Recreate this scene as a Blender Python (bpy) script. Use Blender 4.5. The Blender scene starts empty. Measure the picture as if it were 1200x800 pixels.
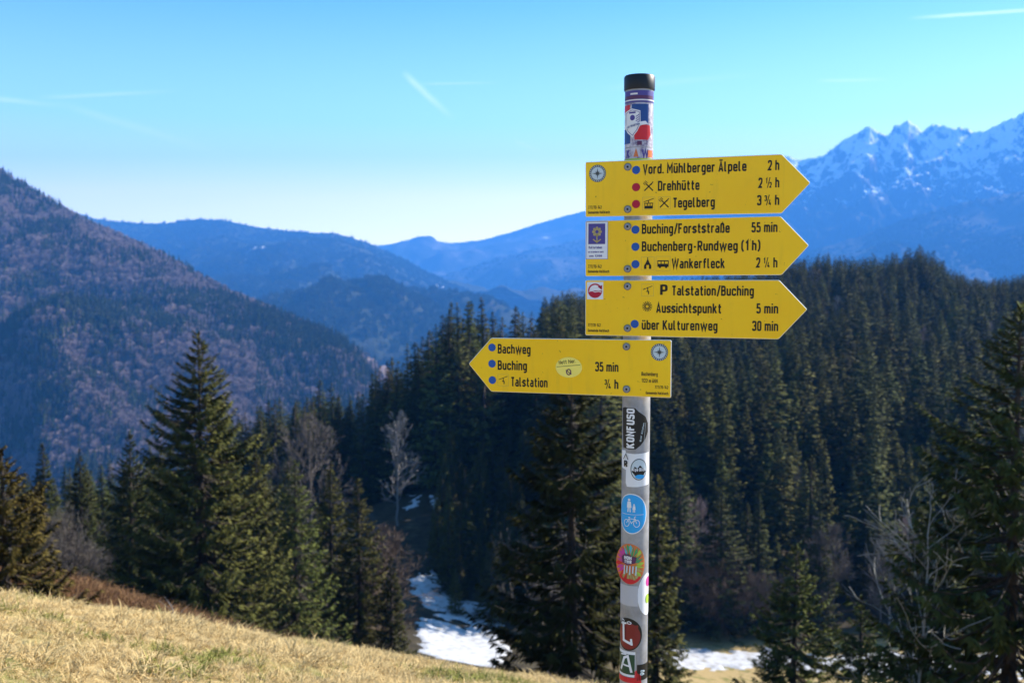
import bpy, bmesh, math, random
import numpy as np
from mathutils import Vector, noise as mn

R = math.radians
S = bpy.context.scene
COL = S.collection

# ------------------------------------------------------------------ camera
FPX, PITCH = 1166.7, R(3.68)
cam = bpy.data.cameras.new('camera')
cam.lens, cam.sensor_width = 35.0, 36.0
cam.clip_start, cam.clip_end = 0.05, 60000
cam.dof.use_dof = True
cam.dof.focus_distance = 2.38
cam.dof.aperture_fstop = 5.6
cam_o = bpy.data.objects.new('camera', cam)
COL.objects.link(cam_o)
cam_o.rotation_euler = (R(90) - PITCH, 0, 0)
S.camera = cam_o

# ------------------------------------------------------------------ sun, sky, exposure
SUN_AZ, SUN_EL = R(65), R(32)            # azimuth to the right of the view, elevation
to_sun = Vector((math.sin(SUN_AZ) * math.cos(SUN_EL), math.cos(SUN_AZ) * math.cos(SUN_EL), math.sin(SUN_EL)))
sl = bpy.data.lights.new('sun', 'SUN')
sl.energy, sl.angle, sl.color = 5.0, R(0.53), (1.0, 0.93, 0.82)
sun = bpy.data.objects.new('sun', sl)
COL.objects.link(sun)
sun.rotation_euler = (-to_sun).to_track_quat('-Z', 'Y').to_euler()
S.view_settings.view_transform = 'Standard'
S.view_settings.look = 'None'
S.view_settings.exposure = 1.55
S.view_settings.gamma = 1.0
S.view_settings.use_curve_mapping = False
S.cycles.max_bounces = 6
S.cycles.diffuse_bounces = 3
S.cycles.glossy_bounces = 2
S.cycles.transparent_max_bounces = 6
S.cycles.volume_bounces = 1
S.cycles.sample_clamp_indirect = 6
S.cycles.use_denoising = True
try:
    S.cycles.denoiser = 'OPENIMAGEDENOISE'
    S.cycles.denoising_prefilter = 'ACCURATE'
except Exception:
    pass


def ray(px, py):
    u, v = (px - 600) / FPX, (400 - py) / FPX
    c, s = math.cos(PITCH), math.sin(PITCH)
    return Vector((u, c + v * s, v * c - s))


def P(px, py, d):
    r = ray(px, py)
    return r * (d / r.y)


def pix(x, y, z):
    c, s = math.cos(PITCH), math.sin(PITCH)
    f = y * c - z * s
    return 600 + FPX * x / f, 400 - FPX * (z * c + y * s) / f


world = bpy.data.worlds.new('World')
S.world = world
world.use_nodes = True
wn, wl = world.node_tree.nodes, world.node_tree.links
bg = wn['Background']
bg.inputs['Strength'].default_value = 0.087
sky = wn.new('ShaderNodeTexSky')
sky.sky_type = 'NISHITA'
sky.sun_disc = False
sky.sun_elevation = SUN_EL
sky.sun_rotation = SUN_AZ
sky.altitude = 1100
sky.air_density = 1.0
sky.dust_density = 0.25
sky.ozone_density = 1.6
geo = wn.new('ShaderNodeTexCoord')


def M2(op, a, b=None, c=None, clamp=False, tree=None):
    t = tree or world.node_tree
    n = t.nodes.new('ShaderNodeMath')
    n.operation, n.use_clamp = op, clamp
    for i, x in enumerate((a, b, c)):
        if x is None:
            continue
        if hasattr(x, 'links') or hasattr(x, 'is_output'):
            t.links.new(x, n.inputs[i])
        else:
            n.inputs[i].default_value = x
    return n.outputs[0]


def VDOT(vec, v):
    n = wn.new('ShaderNodeVectorMath')
    n.operation = 'DOT_PRODUCT'
    wl.new(vec, n.inputs[0])
    n.inputs[1].default_value = v
    return n.outputs['Value']


tint = wn.new('ShaderNodeMix')
tint.data_type, tint.blend_type = 'RGBA', 'MULTIPLY'
tint.inputs[0].default_value = 1.0
wl.new(sky.outputs[0], tint.inputs[6])
tr = wn.new('ShaderNodeValToRGB')                        # the sky pales towards the horizon
sz = wn.new('ShaderNodeSeparateXYZ')
wl.new(geo.outputs['Generated'], sz.inputs[0])
wl.new(sz.outputs['Z'], tr.inputs[0])
te = tr.color_ramp.elements
te.new(0.12); te.new(0.26); te.new(0.6)
for i_, (p_, c_) in enumerate(((0.02, (2.3, 1.9, 1.2)), (0.08, (2.85, 1.9, 1.1)), (0.15, (1.5, 1.55, 0.92)), (0.26, (0.58, 0.90, 0.76)), (0.6, (0.75, 1.0, 0.95)))):
    te[min(i_, len(te) - 1)].position = p_
    te[min(i_, len(te) - 1)].color = (*c_, 1)
wl.new(tr.outputs[0], tint.inputs[7])
d_out = geo.outputs['Generated']
nz = wn.new('ShaderNodeTexNoise')
nz.inputs['Scale'].default_value = 22
nz.inputs['Detail'].default_value = 5
wl.new(d_out, nz.inputs['Vector'])
trail_sum = None
# vapour trails and thin streaks of cirrus: great circle segments across the sky
for (ax, ay, bx_, by_, wpx, amp) in (
        (470, 84, 533, 142, 5.5, 0.36), (1062, 22, 1330, 4, 2.6, 0.48), (955, 95, 1050, 93, 2.0, 0.30), (490, 99, 590, 97, 1.8, 0.22),
        (-80, 108, 80, 125, 4.0, 0.32), (40, 115, 215, 106, 3.0, 0.22), (600, 164, 645, 183, 3.0, 0.24), (380, 206, 545, 201, 2.5, 0.22),
        (60, 118, 290, 190, 6.0, 0.16), (-60, 205, 420, 206, 9.0, 0.14), (100, 232, 560, 222, 14.0, 0.16), (700, 105, 900, 86, 5.0, 0.10)):
    A, B = ray(ax, ay).normalized(), ray(bx_, by_).normalized()
    N = A.cross(B).normalized()
    T = (B - A).normalized()
    ta, tb = A.dot(T), B.dot(T)
    jit = M2('MULTIPLY', M2('SUBTRACT', nz.outputs['Fac'], 0.5), wpx * 1.1 / FPX)
    dist = M2('ABSOLUTE', M2('ADD', VDOT(d_out, N), jit))
    core = M2('SUBTRACT', 1.0, M2('DIVIDE', dist, wpx / FPX), clamp=True)
    al = M2('DIVIDE', M2('SUBTRACT', VDOT(d_out, T), ta), tb - ta)
    fade = M2('MULTIPLY', M2('MULTIPLY', al, 5.0, clamp=True), M2('MULTIPLY', M2('SUBTRACT', 1.0, al), 2.2, clamp=True), clamp=True)
    front = M2('GREATER_THAN', VDOT(d_out, A), 0.0)
    v = M2('MULTIPLY', M2('MULTIPLY', core, fade), M2('MULTIPLY', front, amp))
    trail_sum = v if trail_sum is None else M2('ADD', trail_sum, v)
cl = wn.new('ShaderNodeMix')
cl.data_type = 'RGBA'
cl.clamp_factor = True
wl.new(trail_sum, cl.inputs[0])
wl.new(tint.outputs[2], cl.inputs[6])
cl.inputs[7].default_value = (9.0, 9.4, 9.6, 1)
wl.new(cl.outputs[2], bg.inputs['Color'])


# ------------------------------------------------------------------ helpers
def tag(o, label=None, cat=None, group=None, kind=None):
    if label: o['label'] = label
    if cat: o['category'] = cat
    if group: o['group'] = group
    if kind: o['kind'] = kind
    return o


def link_mesh(name, me, mats, parent=None):
    o = bpy.data.objects.new(name, me)
    for m in (mats if isinstance(mats, (list, tuple)) else [mats]):
        if m is not None and len(me.materials) < len(mats if isinstance(mats, (list, tuple)) else [mats]):
            me.materials.append(m)
    COL.objects.link(o)
    if parent is not None:
        o.parent = parent
    return o


def empty(name, loc=(0, 0, 0), rz=0.0):
    o = bpy.data.objects.new(name, None)
    o.empty_display_size = 0.2
    o.location = loc
    o.rotation_euler = (0, 0, rz)
    COL.objects.link(o)
    return o


def mesh_np(name, v, f, smooth=False, midx=None):
    """numpy arrays -> mesh; f may be (n,3) or (n,4) or a list of such arrays"""
    me = bpy.data.meshes.new(name)
    fl = f if isinstance(f, list) else [f]
    fl = [a for a in fl if len(a)]
    nl = sum(a.size for a in fl)
    nf = sum(len(a) for a in fl)
    me.vertices.add(len(v))
    me.vertices.foreach_set('co', np.asarray(v, np.float32).ravel())
    me.loops.add(nl)
    me.loops.foreach_set('vertex_index', np.concatenate([a.ravel() for a in fl]).astype(np.int32))
    me.polygons.add(nf)
    tot = np.concatenate([np.full(len(a), a.shape[1], np.int32) for a in fl])
    me.polygons.foreach_set('loop_start', np.concatenate([[0], np.cumsum(tot)[:-1]]).astype(np.int32))
    me.polygons.foreach_set('loop_total', tot)
    if midx is not None:
        me.polygons.foreach_set('material_index', np.asarray(midx, np.int32))
    me.polygons.foreach_set('use_smooth', np.full(nf, smooth))
    me.update(calc_edges=True)
    me.validate()
    return me


def mat(name, col=(0.5, 0.5, 0.5), rough=0.7, metal=0.0, spec=0.3):
    m = bpy.data.materials.new(name)
    m.use_nodes = True
    b = m.node_tree.nodes['Principled BSDF']
    b.inputs['Base Color'].default_value = (*col, 1)
    b.inputs['Roughness'].default_value = rough
    b.inputs['Metallic'].default_value = metal
    b.inputs['Specular IOR Level'].default_value = spec
    return m


def nodes(m):
    t = m.node_tree
    return t, t.nodes, t.links, t.nodes['Principled BSDF']


def ramp(t, fac, stops):
    r = t.nodes.new('ShaderNodeValToRGB')
    e = r.color_ramp.elements
    while len(e) < len(stops):
        e.new(0.5)
    for i, (p, c) in enumerate(stops):
        e[i].position = p
        e[i].color = (*c, 1) if len(c) == 3 else c
    t.links.new(fac, r.inputs[0])
    return r.outputs[0]


def noise_node(t, vec, scale, detail=4, rough=0.55, dist=0.0):
    n = t.nodes.new('ShaderNodeTexNoise')
    n.inputs['Scale'].default_value = scale
    n.inputs['Detail'].default_value = detail
    n.inputs['Roughness'].default_value = rough
    n.inputs['Distortion'].default_value = dist
    if vec is not None:
        t.links.new(vec, n.inputs['Vector'])
    return n.outputs['Fac']


def mixc(t, fac, a, b, blend='MIX'):
    n = t.nodes.new('ShaderNodeMix')
    n.data_type, n.blend_type = 'RGBA', blend
    for i, x in ((0, fac), (6, a), (7, b)):
        if hasattr(x, 'is_output'):
            t.links.new(x, n.inputs[i])
        elif i == 0:
            n.inputs[0].default_value = x
        else:
            n.inputs[i].default_value = (*x, 1)
    return n.outputs[2]


def bump(t, b, h, strength, dist):
    n = t.nodes.new('ShaderNodeBump')
    n.inputs['Strength'].default_value = strength
    n.inputs['Distance'].default_value = dist
    t.links.new(h, n.inputs['Height'])
    t.links.new(n.outputs[0], b.inputs['Normal'])


def position(t):
    g = t.nodes.new('ShaderNodeNewGeometry')
    return g


def needles(name, dark, mid, light):
    """conifer foliage: colour varies from twig to twig and from tree to tree"""
    m = mat(name, mid, 0.8, 0, 0.04)
    t, n, l, b = nodes(m)
    g = position(t)
    oi = n.new('ShaderNodeObjectInfo')
    tc = n.new('ShaderNodeTexCoord')
    c1 = ramp(t, g.outputs['Random Per Island'], [(0.0, dark), (0.5, mid), (1.0, light)])
    cl_ = noise_node(t, tc.outputs['Object'], 0.9, 3)
    c2 = mixc(t, ramp(t, cl_, [(0.35, (0, 0, 0)), (0.7, (1, 1, 1))]), c1, light)
    hs = n.new('ShaderNodeHueSaturation')
    l.new(c2, hs.inputs['Color'])
    l.new(M2('ADD', M2('MULTIPLY', oi.outputs['Random'], 0.04, tree=t), 0.48, tree=t), hs.inputs['Hue'])
    l.new(M2('ADD', M2('MULTIPLY', oi.outputs['Random'], 0.6, tree=t), 0.7, tree=t), hs.inputs['Value'])
    l.new(hs.outputs[0], b.inputs['Base Color'])
    return m


M_NEED = needles('spruce_needles', (0.026, 0.029, 0.010), (0.052, 0.055, 0.016), (0.095, 0.088, 0.026))
M_NEED_DARK = needles('spruce_needles_dark', (0.016, 0.021, 0.009), (0.034, 0.041, 0.013), (0.060, 0.065, 0.020))
M_NEED_GREEN = needles('young_spruce_needles', (0.028, 0.036, 0.010), (0.054, 0.064, 0.017), (0.096, 0.098, 0.027))
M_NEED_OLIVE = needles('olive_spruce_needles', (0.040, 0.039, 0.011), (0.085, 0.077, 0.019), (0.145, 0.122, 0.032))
M_BARK = mat('bark', (0.075, 0.055, 0.042), 0.9)
t, n, l, b = nodes(M_BARK)
tc = n.new('ShaderNodeTexCoord')
l.new(ramp(t, noise_node(t, tc.outputs['Object'], 9, 6), [(0.3, (0.022, 0.017, 0.013)), (0.7, (0.07, 0.053, 0.042))]), b.inputs['Base Color'])


def twig_mat(name, a, c):
    m = mat(name, a, 0.9, 0, 0.1)
    t, n, l, b = nodes(m)
    g = position(t)
    l.new(ramp(t, g.outputs['Random Per Island'], [(0, a), (1, c)]), b.inputs['Base Color'])
    return m


M_TWIG = twig_mat('bare_twigs', (0.075, 0.063, 0.054), (0.15, 0.125, 0.108))
M_TWIG_PALE = twig_mat('pale_bark_twigs', (0.15, 0.135, 0.125), (0.27, 0.245, 0.23))
M_TWIG_RED = twig_mat('reddish_brown_twigs', (0.115, 0.080, 0.060), (0.20, 0.145, 0.110))
M_TWIG_PURPLE = twig_mat('purplish_beech_twigs', (0.22, 0.165, 0.155), (0.33, 0.25, 0.235))
M_LICHEN = twig_mat('lichen_branches', (0.18, 0.175, 0.16), (0.34, 0.33, 0.30))


# ------------------------------------------------------------------ terrain height
def sstep(a, b_, x):
    t_ = np.clip((x - a) / (b_ - a), 0, 1)
    return t_ * t_ * (3 - 2 * t_)


_cp = [P(*q) for q in (
    (230, 754, 45), (0, 716, 45), (120, 692, 27), (72, 672, 27), (0, 706, 26), (170, 726, 30), (0, 650, 30), (400, 780, 50), (460, 790, 60), (600, 800, 45), (750, 830, 45), (930, 850, 35),
    (1150, 862, 25), (530, 752, 95), (565, 762, 92), (500, 690, 115), (480, 592, 150), (560, 547, 165), (840, 778, 100), (820, 796, 92), (1000, 782, 98),
    (1170, 785, 95), (690, 772, 95), (540, 557, 172))]
_cp += [Vector(q) for q in (
    (-4, 22, -10.1), (-12, 22, -7.95), (5, 22, -10.4), (12, 22, -11.5),
    (40, 140, -37), (75, 140, -37), (15, 140, -36), (110, 140, -37), (60, 220, -31), (110, 220, -30), (30, 220, -32),
    (70, 300, -24), (150, 300, -23), (40, 300, -26), (90, 430, -16), (200, 430, -15), (40, 430, -22), (290, 430, -13), (120, 620, -50), (300, 620, -45), (30, 620, -80),
    (-22, 175, -39), (-45, 180, -43), (-68, 190, -46), (-10, 215, -35), (-30, 300, -72), (-14, 300, -60), (8, 260, -37), (-150, 300, -85), (-80, 300, -80), (-200, 480, -115), (0, 480, -95),
    (-60, 120, -31), (-50, 90, -23), (-100, 120, -28), (-200, 250, -70), (-55, 55, -15), (-110, 60, -12), (40, 55, -24), (70, 60, -27), (150, 120, -38), (180, 200, -30), (300, 250, -25))]
_cpa = np.array([tuple(q) for q in _cp])


def _tps_fit(p, z, lam):
    n_ = len(p)
    d = np.linalg.norm(p[:, None] - p[None], axis=2) / 100
    K = np.where(d > 0, d * d * np.log(d + 1e-12), 0) + np.eye(n_) * lam
    Q = np.c_[np.ones(n_), p / 100]
    A_ = np.block([[K, Q], [Q.T, np.zeros((3, 3))]])
    return np.linalg.solve(A_, np.r_[z, 0, 0, 0])


_w = _tps_fit(_cpa[:, :2], _cpa[:, 2], 0.002)


def tps(x, y):
    q = np.c_[x, y]
    out = np.zeros(len(q))
    for i in range(0, len(q), 20000):
        s = q[i:i + 20000]
        d = np.linalg.norm(s[:, None] - _cpa[None, :, :2], axis=2) / 100
        out[i:i + 20000] = (np.where(d > 0, d * d * np.log(d + 1e-12), 0)) @ _w[:-3] + _w[-3] + (s / 100) @ _w[-2:]
    return out


def ground(x, y):
    x, y = np.atleast_1d(np.asarray(x, float)), np.atleast_1d(np.asarray(y, float))
    yp = np.clip(y, 0, 40)
    mead = -1.65 - 0.046 * np.clip(y, -60, 40) - 0.0203 * yp * yp - 0.165 * 26 * np.tanh(x / 26)
    mead += 0.05 * np.sin(x * 0.9 + 1.3) * np.sin(y * 0.7) + 0.02 * np.sin(x * 2.7 + y * 1.9) + 0.012 * np.sin(x * 6.1 - y * 4.3)
    u = np.clip(x / np.maximum(y, 1), -0.85, 0.85)
    yc = np.clip(y, 10, 640)
    z2 = np.clip(tps(u * yc, yc), -150, 5)
    z2 = z2 + (-150 - z2) * sstep(460, 820, y)
    z2 = z2 - 170 * sstep(430, 900, y)
    w = sstep(11.5, 22, y)
    return mead * (1 - w) + z2 * w


def gz(x, y):
    return float(ground(x, y)[0])


# ------------------------------------------------------------------ ground sheet
az = np.r_[np.linspace(-52, 52, 281), np.linspace(54, 306, 85)]
az = np.radians(az)
rad = np.r_[0.4, np.geomspace(0.8, 40, 110), np.geomspace(41.5, 600, 95), np.geomspace(640, 14000, 34)]
AA, RR = np.meshgrid(az, rad)
gx, gy = (RR * np.sin(AA)).ravel(), (RR * np.cos(AA)).ravel()
gzv = ground(gx, gy)
na, nr = len(az), len(rad)
idx = np.arange(na * nr).reshape(nr, na)
q = np.stack([idx[:-1], np.roll(idx, -1, 1)[:-1], np.roll(idx, -1, 1)[1:], idx[1:]], -1).reshape(-1, 4)[:, ::-1]
me = mesh_np('ground', np.c_[gx, gy, gzv], [q, idx[0][None, :]], True)
zone = np.clip(1 - sstep(13.5, 19, gy), 0, 1)
pxs, pys = pix(gx, np.maximum(gy, 1), gzv)
vm = sstep(80, 86, gy) * (1 - sstep(104, 112, gy)) * sstep(8, 14, gx)          # strip of pasture along the valley floor
zone = np.maximum(zone, vm * 0.9)
at = me.attributes.new('pasture', 'FLOAT', 'POINT')
at.data.foreach_set('value', zone.astype(np.float32))
brk = np.exp(-(((gx + 11.2) / 5.0) ** 2 + ((gy - 27) / 5.0) ** 2))
at = me.attributes.new('bracken', 'FLOAT', 'POINT')
at.data.foreach_set('value', np.clip(brk * 1.6, 0, 1).astype(np.float32))
m = mat('ground', (0.1, 0.08, 0.05), 0.95, 0, 0.1)
t, n, l, b = nodes(m)
g = position(t)
pos = g.outputs['Position']
ap = n.new('ShaderNodeAttribute'); ap.attribute_name = 'pasture'
ab = n.new('ShaderNodeAttribute'); ab.attribute_name = 'bracken'
straw = ramp(t, noise_node(t, pos, 14, 6, 0.7), [(0.25, (0.20, 0.135, 0.06)), (0.5, (0.38, 0.275, 0.125)), (0.75, (0.50, 0.39, 0.20))])
grn = ramp(t, noise_node(t, pos, 0.9, 4, 0.6), [(0.52, (0, 0, 0)), (0.70, (1, 1, 1))])
straw = mixc(t, grn, straw, (0.13, 0.14, 0.035))
soil = ramp(t, noise_node(t, pos, 2.6, 5, 0.65), [(0.60, (0, 0, 0)), (0.72, (1, 1, 1))])
straw = mixc(t, soil, straw, (0.13, 0.09, 0.05))
forest = ramp(t, noise_node(t, pos, 0.5, 6, 0.65), [(0.3, (0.022, 0.018, 0.012)), (0.55, (0.045, 0.036, 0.022)), (0.75, (0.09, 0.075, 0.045))])
brc = ramp(t, noise_node(t, pos, 3, 6, 0.7), [(0.3, (0.05, 0.022, 0.010)), (0.6, (0.10, 0.046, 0.020)), (0.8, (0.15, 0.08, 0.035))])
c = mixc(t, ab.outputs['Fac'], forest, brc)
c = mixc(t, ap.outputs['Fac'], c, straw)
l.new(c, b.inputs['Base Color'])
bump(t, b, noise_node(t, pos, 9, 6, 0.7), 0.6, 0.05)
tag(link_mesh('ground', me, m), kind='structure')


# ------------------------------------------------------------------ snow lying in the valley
def inside(poly, x, y):
    r = np.zeros(len(x), bool)
    for (x1, y1), (x2, y2) in zip(poly, poly[1:] + poly[:1]):
        cnd = ((y1 > y) != (y2 > y))
        with np.errstate(divide='ignore', invalid='ignore'):
            xi = (x2 - x1) * (y - y1) / (y2 - y1 + 1e-9) + x1
        r ^= cnd & (x < xi)
    return r


M_SNOW = mat('snow', (0.80, 0.82, 0.86), 0.6, 0, 0.3)
t, n, l, b = nodes(M_SNOW)
g = position(t)
l.new(ramp(t, noise_node(t, g.outputs['Position'], 1.3, 6, 0.65), [(0.33, (0.22, 0.20, 0.17)), (0.47, (0.44, 0.44, 0.46)), (0.8, (0.57, 0.59, 0.64))]), b.inputs['Base Color'])
bump(t, b, noise_node(t, g.outputs['Position'], 2.2, 5), 0.5, 0.15)


def snow_patch(poly, bounds, step):
    x0, x1, y0, y1 = bounds
    xs, ys = np.arange(x0, x1, step), np.arange(y0, y1, step)
    X, Y = np.meshgrid(xs, ys)
    x, y = X.ravel(), Y.ravel()
    z = ground(x, y)
    px, py = pix(x, y, z)
    jx = np.array([mn.noise(Vector((a * 0.5, b_ * 0.5, 3.1))) for a, b_ in zip(x, y)])
    jy = np.array([mn.noise(Vector((a * 0.5, b_ * 0.5, 9.7))) for a, b_ in zip(x, y)])
    jh = np.array([mn.noise(Vector((a * 2.3, b_ * 2.3, 5.7))) for a, b_ in zip(x, y)])
    ok = inside(poly, px + jx * 14 + jh * 5, py + jy * 8 + jh * 3)
    nx_, ny_ = len(xs), len(ys)
    id_ = np.arange(nx_ * ny_).reshape(ny_, nx_)
    o4 = ok.reshape(ny_, nx_)
    keep = o4[:-1, :-1] & o4[:-1, 1:] & o4[1:, 1:] & o4[1:, :-1]
    qq = np.stack([id_[:-1, :-1], id_[:-1, 1:], id_[1:, 1:], id_[1:, :-1]], -1)[keep]
    if not len(qq):
        print('EMPTY SNOW', poly[0]); return
    cnt = np.zeros(len(x)); np.add.at(cnt, qq.ravel(), 1)
    zz = z + np.where(cnt >= 4, 0.16, 0.02) + jx * 0.05
    used, inv = np.unique(qq, return_inverse=True)
    me_ = mesh_np('snow', np.c_[x, y, zz][used], inv.reshape(-1, 4), True)
    tag(link_mesh('snow', me_, M_SNOW), kind='structure')


snow_patch([(476, 676), (512, 668), (532, 696), (572, 708), (600, 730), (560, 742), (528, 726), (498, 716)], (-14, 2, 84, 128), 0.25)
snow_patch([(486, 728), (520, 730), (575, 742), (600, 760), (580, 790), (530, 786), (492, 764)], (-14, 2, 82, 118), 0.25)
snow_patch([(505, 590), (520, 556), (560, 532), (556, 548), (530, 574), (516, 600)], (-16, 0, 140, 190), 0.35)
snow_patch([(470, 600), (484, 578), (496, 574), (488, 596)], (-24, -8, 130, 190), 0.35)
snow_patch([(770, 761), (890, 760), (960, 765), (1190, 762), (1210, 792), (1040, 794), (960, 788), (890, 785), (770, 784)], (12, 62, 86, 126), 0.35)


# snowfield added on the meadow behind the viewer, unseen, to light the sign faces
xs_, ys_ = np.arange(-32, 32, 0.8), np.arange(-46, -3.2, 0.8)
Xs, Ys = np.meshgrid(xs_, ys_)
hole = np.array([mn.noise(Vector((a * 0.16, b_ * 0.16, 2.2))) + 0.5 * mn.noise(Vector((a * 0.5, b_ * 0.5, 6.2))) for a, b_ in zip(Xs.ravel(), Ys.ravel())]).reshape(Xs.shape)
okk = hole < 0.28
idn = np.arange(Xs.size).reshape(Xs.shape)
kp = okk[:-1, :-1] & okk[:-1, 1:] & okk[1:, 1:] & okk[1:, :-1]
qq = np.stack([idn[:-1, :-1], idn[:-1, 1:], idn[1:, 1:], idn[1:, :-1]], -1)[kp]
us_, inv = np.unique(qq, return_inverse=True)
tag(link_mesh('snow', mesh_np('snow', np.c_[Xs.ravel(), Ys.ravel(), ground(Xs.ravel(), Ys.ravel()) + 0.07][us_], inv.reshape(-1, 4), True), M_SNOW), kind='structure')


# ------------------------------------------------------------------ mountains
def fbm(p, oct_=6, H=0.9, lac=2.1):
    return mn.fractal(p, H, lac, oct_)


def ridge(name, pts, front, back, base, amp, fscale, nx, ny, m, crest_j=0.0, prof=0.95, ridged=False, offs=0.0):
    pts = sorted(pts)
    px_ = np.array([p[0] for p in pts], float)
    py_ = np.array([p[1] for p in pts], float)
    pd_ = np.array([p[2] for p in pts], float)
    V = []
    ts = np.r_[np.linspace(-1, 0, ny // 4, endpoint=False), np.linspace(0, 1, ny)]
    for i in range(nx):
        s = px_[0] + (px_[-1] - px_[0]) * i / (nx - 1)
        c = P(s, float(np.interp(s, px_, py_)), float(np.interp(s, px_, pd_)))
        h = Vector((c.x, c.y, 0)).normalized()
        cj = crest_j * fbm(Vector((s * 0.09, offs, 1.7)), 6, 0.55)
        for t_ in ts:
            cz = c.z + cj * math.exp(-abs(t_) * 9)
            if t_ >= 0:
                p = c - h * front * t_
                z = cz + (base - cz) * t_ ** prof
            else:
                p = c - h * back * t_
                z = cz + (base - cz) * (-t_) ** 1.1
            w = min(1.0, abs(t_) * 3.5)
            f = Vector((p.x * fscale + offs, p.y * fscale, z * fscale * 0.6))
            if ridged:
                nz_ = mn.ridged_multi_fractal(f, 0.9, 2.15, 7, 1.0, 2.0) - 1.1
                nz_ = nz_ * w + 0.18 * (1 - w) * (nz_ + 0.2)
                z += amp * nz_
            else:
                z += amp * w * fbm(f)
            V.append((p.x, p.y, z))
    nt = len(ts)
    id_ = np.arange(nx * nt).reshape(nx, nt)
    qq = np.stack([id_[:-1, :-1], id_[:-1, 1:], id_[1:, 1:], id_[1:, :-1]], -1).reshape(-1, 4)
    V = np.array(V)
    me_ = mesh_np(name, V, qq, True)
    o = tag(link_mesh(name, me_, m), kind='structure')
    return o, V.reshape(nx, nt, 3), ny // 4


def hill_mat(name, stops, scale, detail=6, bsc=0.02, bd=8, clear=None):
    m = mat(name, (0.05, 0.06, 0.03), 0.95, 0, 0.05)
    t, n, l, b = nodes(m)
    g = position(t)
    c = ramp(t, noise_node(t, g.outputs['Position'], scale, detail, 0.62), stops)
    if clear:
        c = mixc(t, ramp(t, noise_node(t, g.outputs['Position'], clear[0], 3, 0.5), [(clear[1], (0, 0, 0)), (clear[1] + 0.03, (1, 1, 1))]), c, clear[2])
    l.new(c, b.inputs['Base Color'])
    bump(t, b, noise_node(t, g.outputs['Position'], bsc, 6, 0.75), 1.0, bd)
    return m


M_LM = hill_mat('beech_slope_floor', [(0.3, (0.09, 0.068, 0.06)), (0.55, (0.16, 0.118, 0.105)), (0.75, (0.22, 0.165, 0.15))], 0.008)
M_BR = hill_mat('forested_ridge_floor', [(0.3, (0.02, 0.028, 0.018)), (0.6, (0.045, 0.05, 0.03)), (0.78, (0.12, 0.09, 0.075))], 0.006, 6, 0.04, 10, (0.0022, 0.69, (0.75, 0.77, 0.8)))
M_FR = hill_mat('far_forest_slopes', [(0.3, (0.03, 0.04, 0.03)), (0.55, (0.07, 0.07, 0.05)), (0.75, (0.22, 0.2, 0.18))], 0.004, 6, 0.02, 25, (0.002, 0.70, (0.8, 0.82, 0.85)))

LM = ridge('mountain', [(-330, 60, 2720), (-180, 120, 2480), (-60, 178, 2240), (0, 203, 2080), (30, 220, 2048), (60, 238, 2000), (100, 262, 1952), (130, 275, 1920), (160, 288, 1888), (200, 306, 1856), (240, 330, 1808),
                        (280, 350, 1760), (350, 380, 1696), (395, 400, 1616), (425, 428, 1536), (450, 466, 1480), (500, 540, 1312)],
           1150, 1400, -320, 105, 0.0024, 320, 110, M_LM, 0, 0.95)
BR = ridge('mountain', [(-150, 160, 8190), (0, 205, 7770), (80, 246, 7560), (110, 256, 7455), (150, 261, 7455), (190, 262, 7350), (230, 257, 7350), (262, 258, 7245), (300, 266, 7140), (340, 271, 7035), (372, 273, 6930), (392, 273, 6930),
                        (430, 284, 6825), (470, 303, 6615), (505, 322, 6405), (560, 345, 6090), (640, 372, 5670), (720, 395, 5250)],
           4600, 3000, -320, 240, 0.0008, 360, 130, M_BR, 0, 0.9, offs=31.0)
MR = ridge('mountain', [(250, 330, 9800), (400, 335, 9800), (500, 330, 9800), (540, 318, 9700), (590, 300, 9600), (640, 290, 9500), (690, 278, 9400), (780, 262, 9400), (900, 250, 9400), (1100, 262, 9400), (1500, 300, 9400)],
      3800, 1800, -320, 300, 0.0006, 260, 80, M_FR, 4, 0.85, offs=7.0)
ridge('mountain', [(300, 292, 12000), (450, 287, 12000), (470, 284, 12000), (500, 281, 12000), (530, 285, 11900), (560, 282, 11900), (600, 272, 11900), (640, 259, 11900), (690, 246, 11800), (760, 236, 11800), (860, 222, 11800), (930, 214, 11800), (1000, 215, 11800), (1300, 230, 11800)],
      3000, 1500, -320, 340, 0.0005, 260, 70, M_FR, 6, 0.85, offs=17.0)

# rocky range under fresh snow
M_ROCK = mat('snow_dusted_rock', (0.3, 0.3, 0.3), 0.9, 0, 0.1)
t, n, l, b = nodes(M_ROCK)
g = position(t)
sx = n.new('ShaderNodeSeparateXYZ'); l.new(g.outputs['Position'], sx.inputs[0])
sn = n.new('ShaderNodeSeparateXYZ'); l.new(g.outputs['Normal'], sn.inputs[0])
vm_ = n.new('ShaderNodeVectorMath'); vm_.operation = 'MULTIPLY'; vm_.inputs[1].default_value = (1, 1, 0.4)
l.new(g.outputs['Position'], vm_.inputs[0])
n1 = noise_node(t, vm_.outputs[0], 0.011, 9, 0.75)
n2 = noise_node(t, g.outputs['Position'], 0.002, 6, 0.6)
h = M2('DIVIDE', M2('SUBTRACT', sx.outputs['Z'], 520.0, tree=t), 780.0, tree=t)
sn_f = M2('ADD', M2('ADD', M2('MULTIPLY', n1, 1.7, tree=t), M2('MULTIPLY', sn.outputs['Z'], 0.55, tree=t), tree=t), M2('ADD', M2('MULTIPLY', h, 0.38, tree=t), M2('MULTIPLY', n2, 0.35, tree=t), tree=t), tree=t)
snowf = ramp(t, M2('MULTIPLY', sn_f, 0.5, tree=t), [(0.74, (0, 0, 0)), (0.805, (1, 1, 1))])
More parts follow.
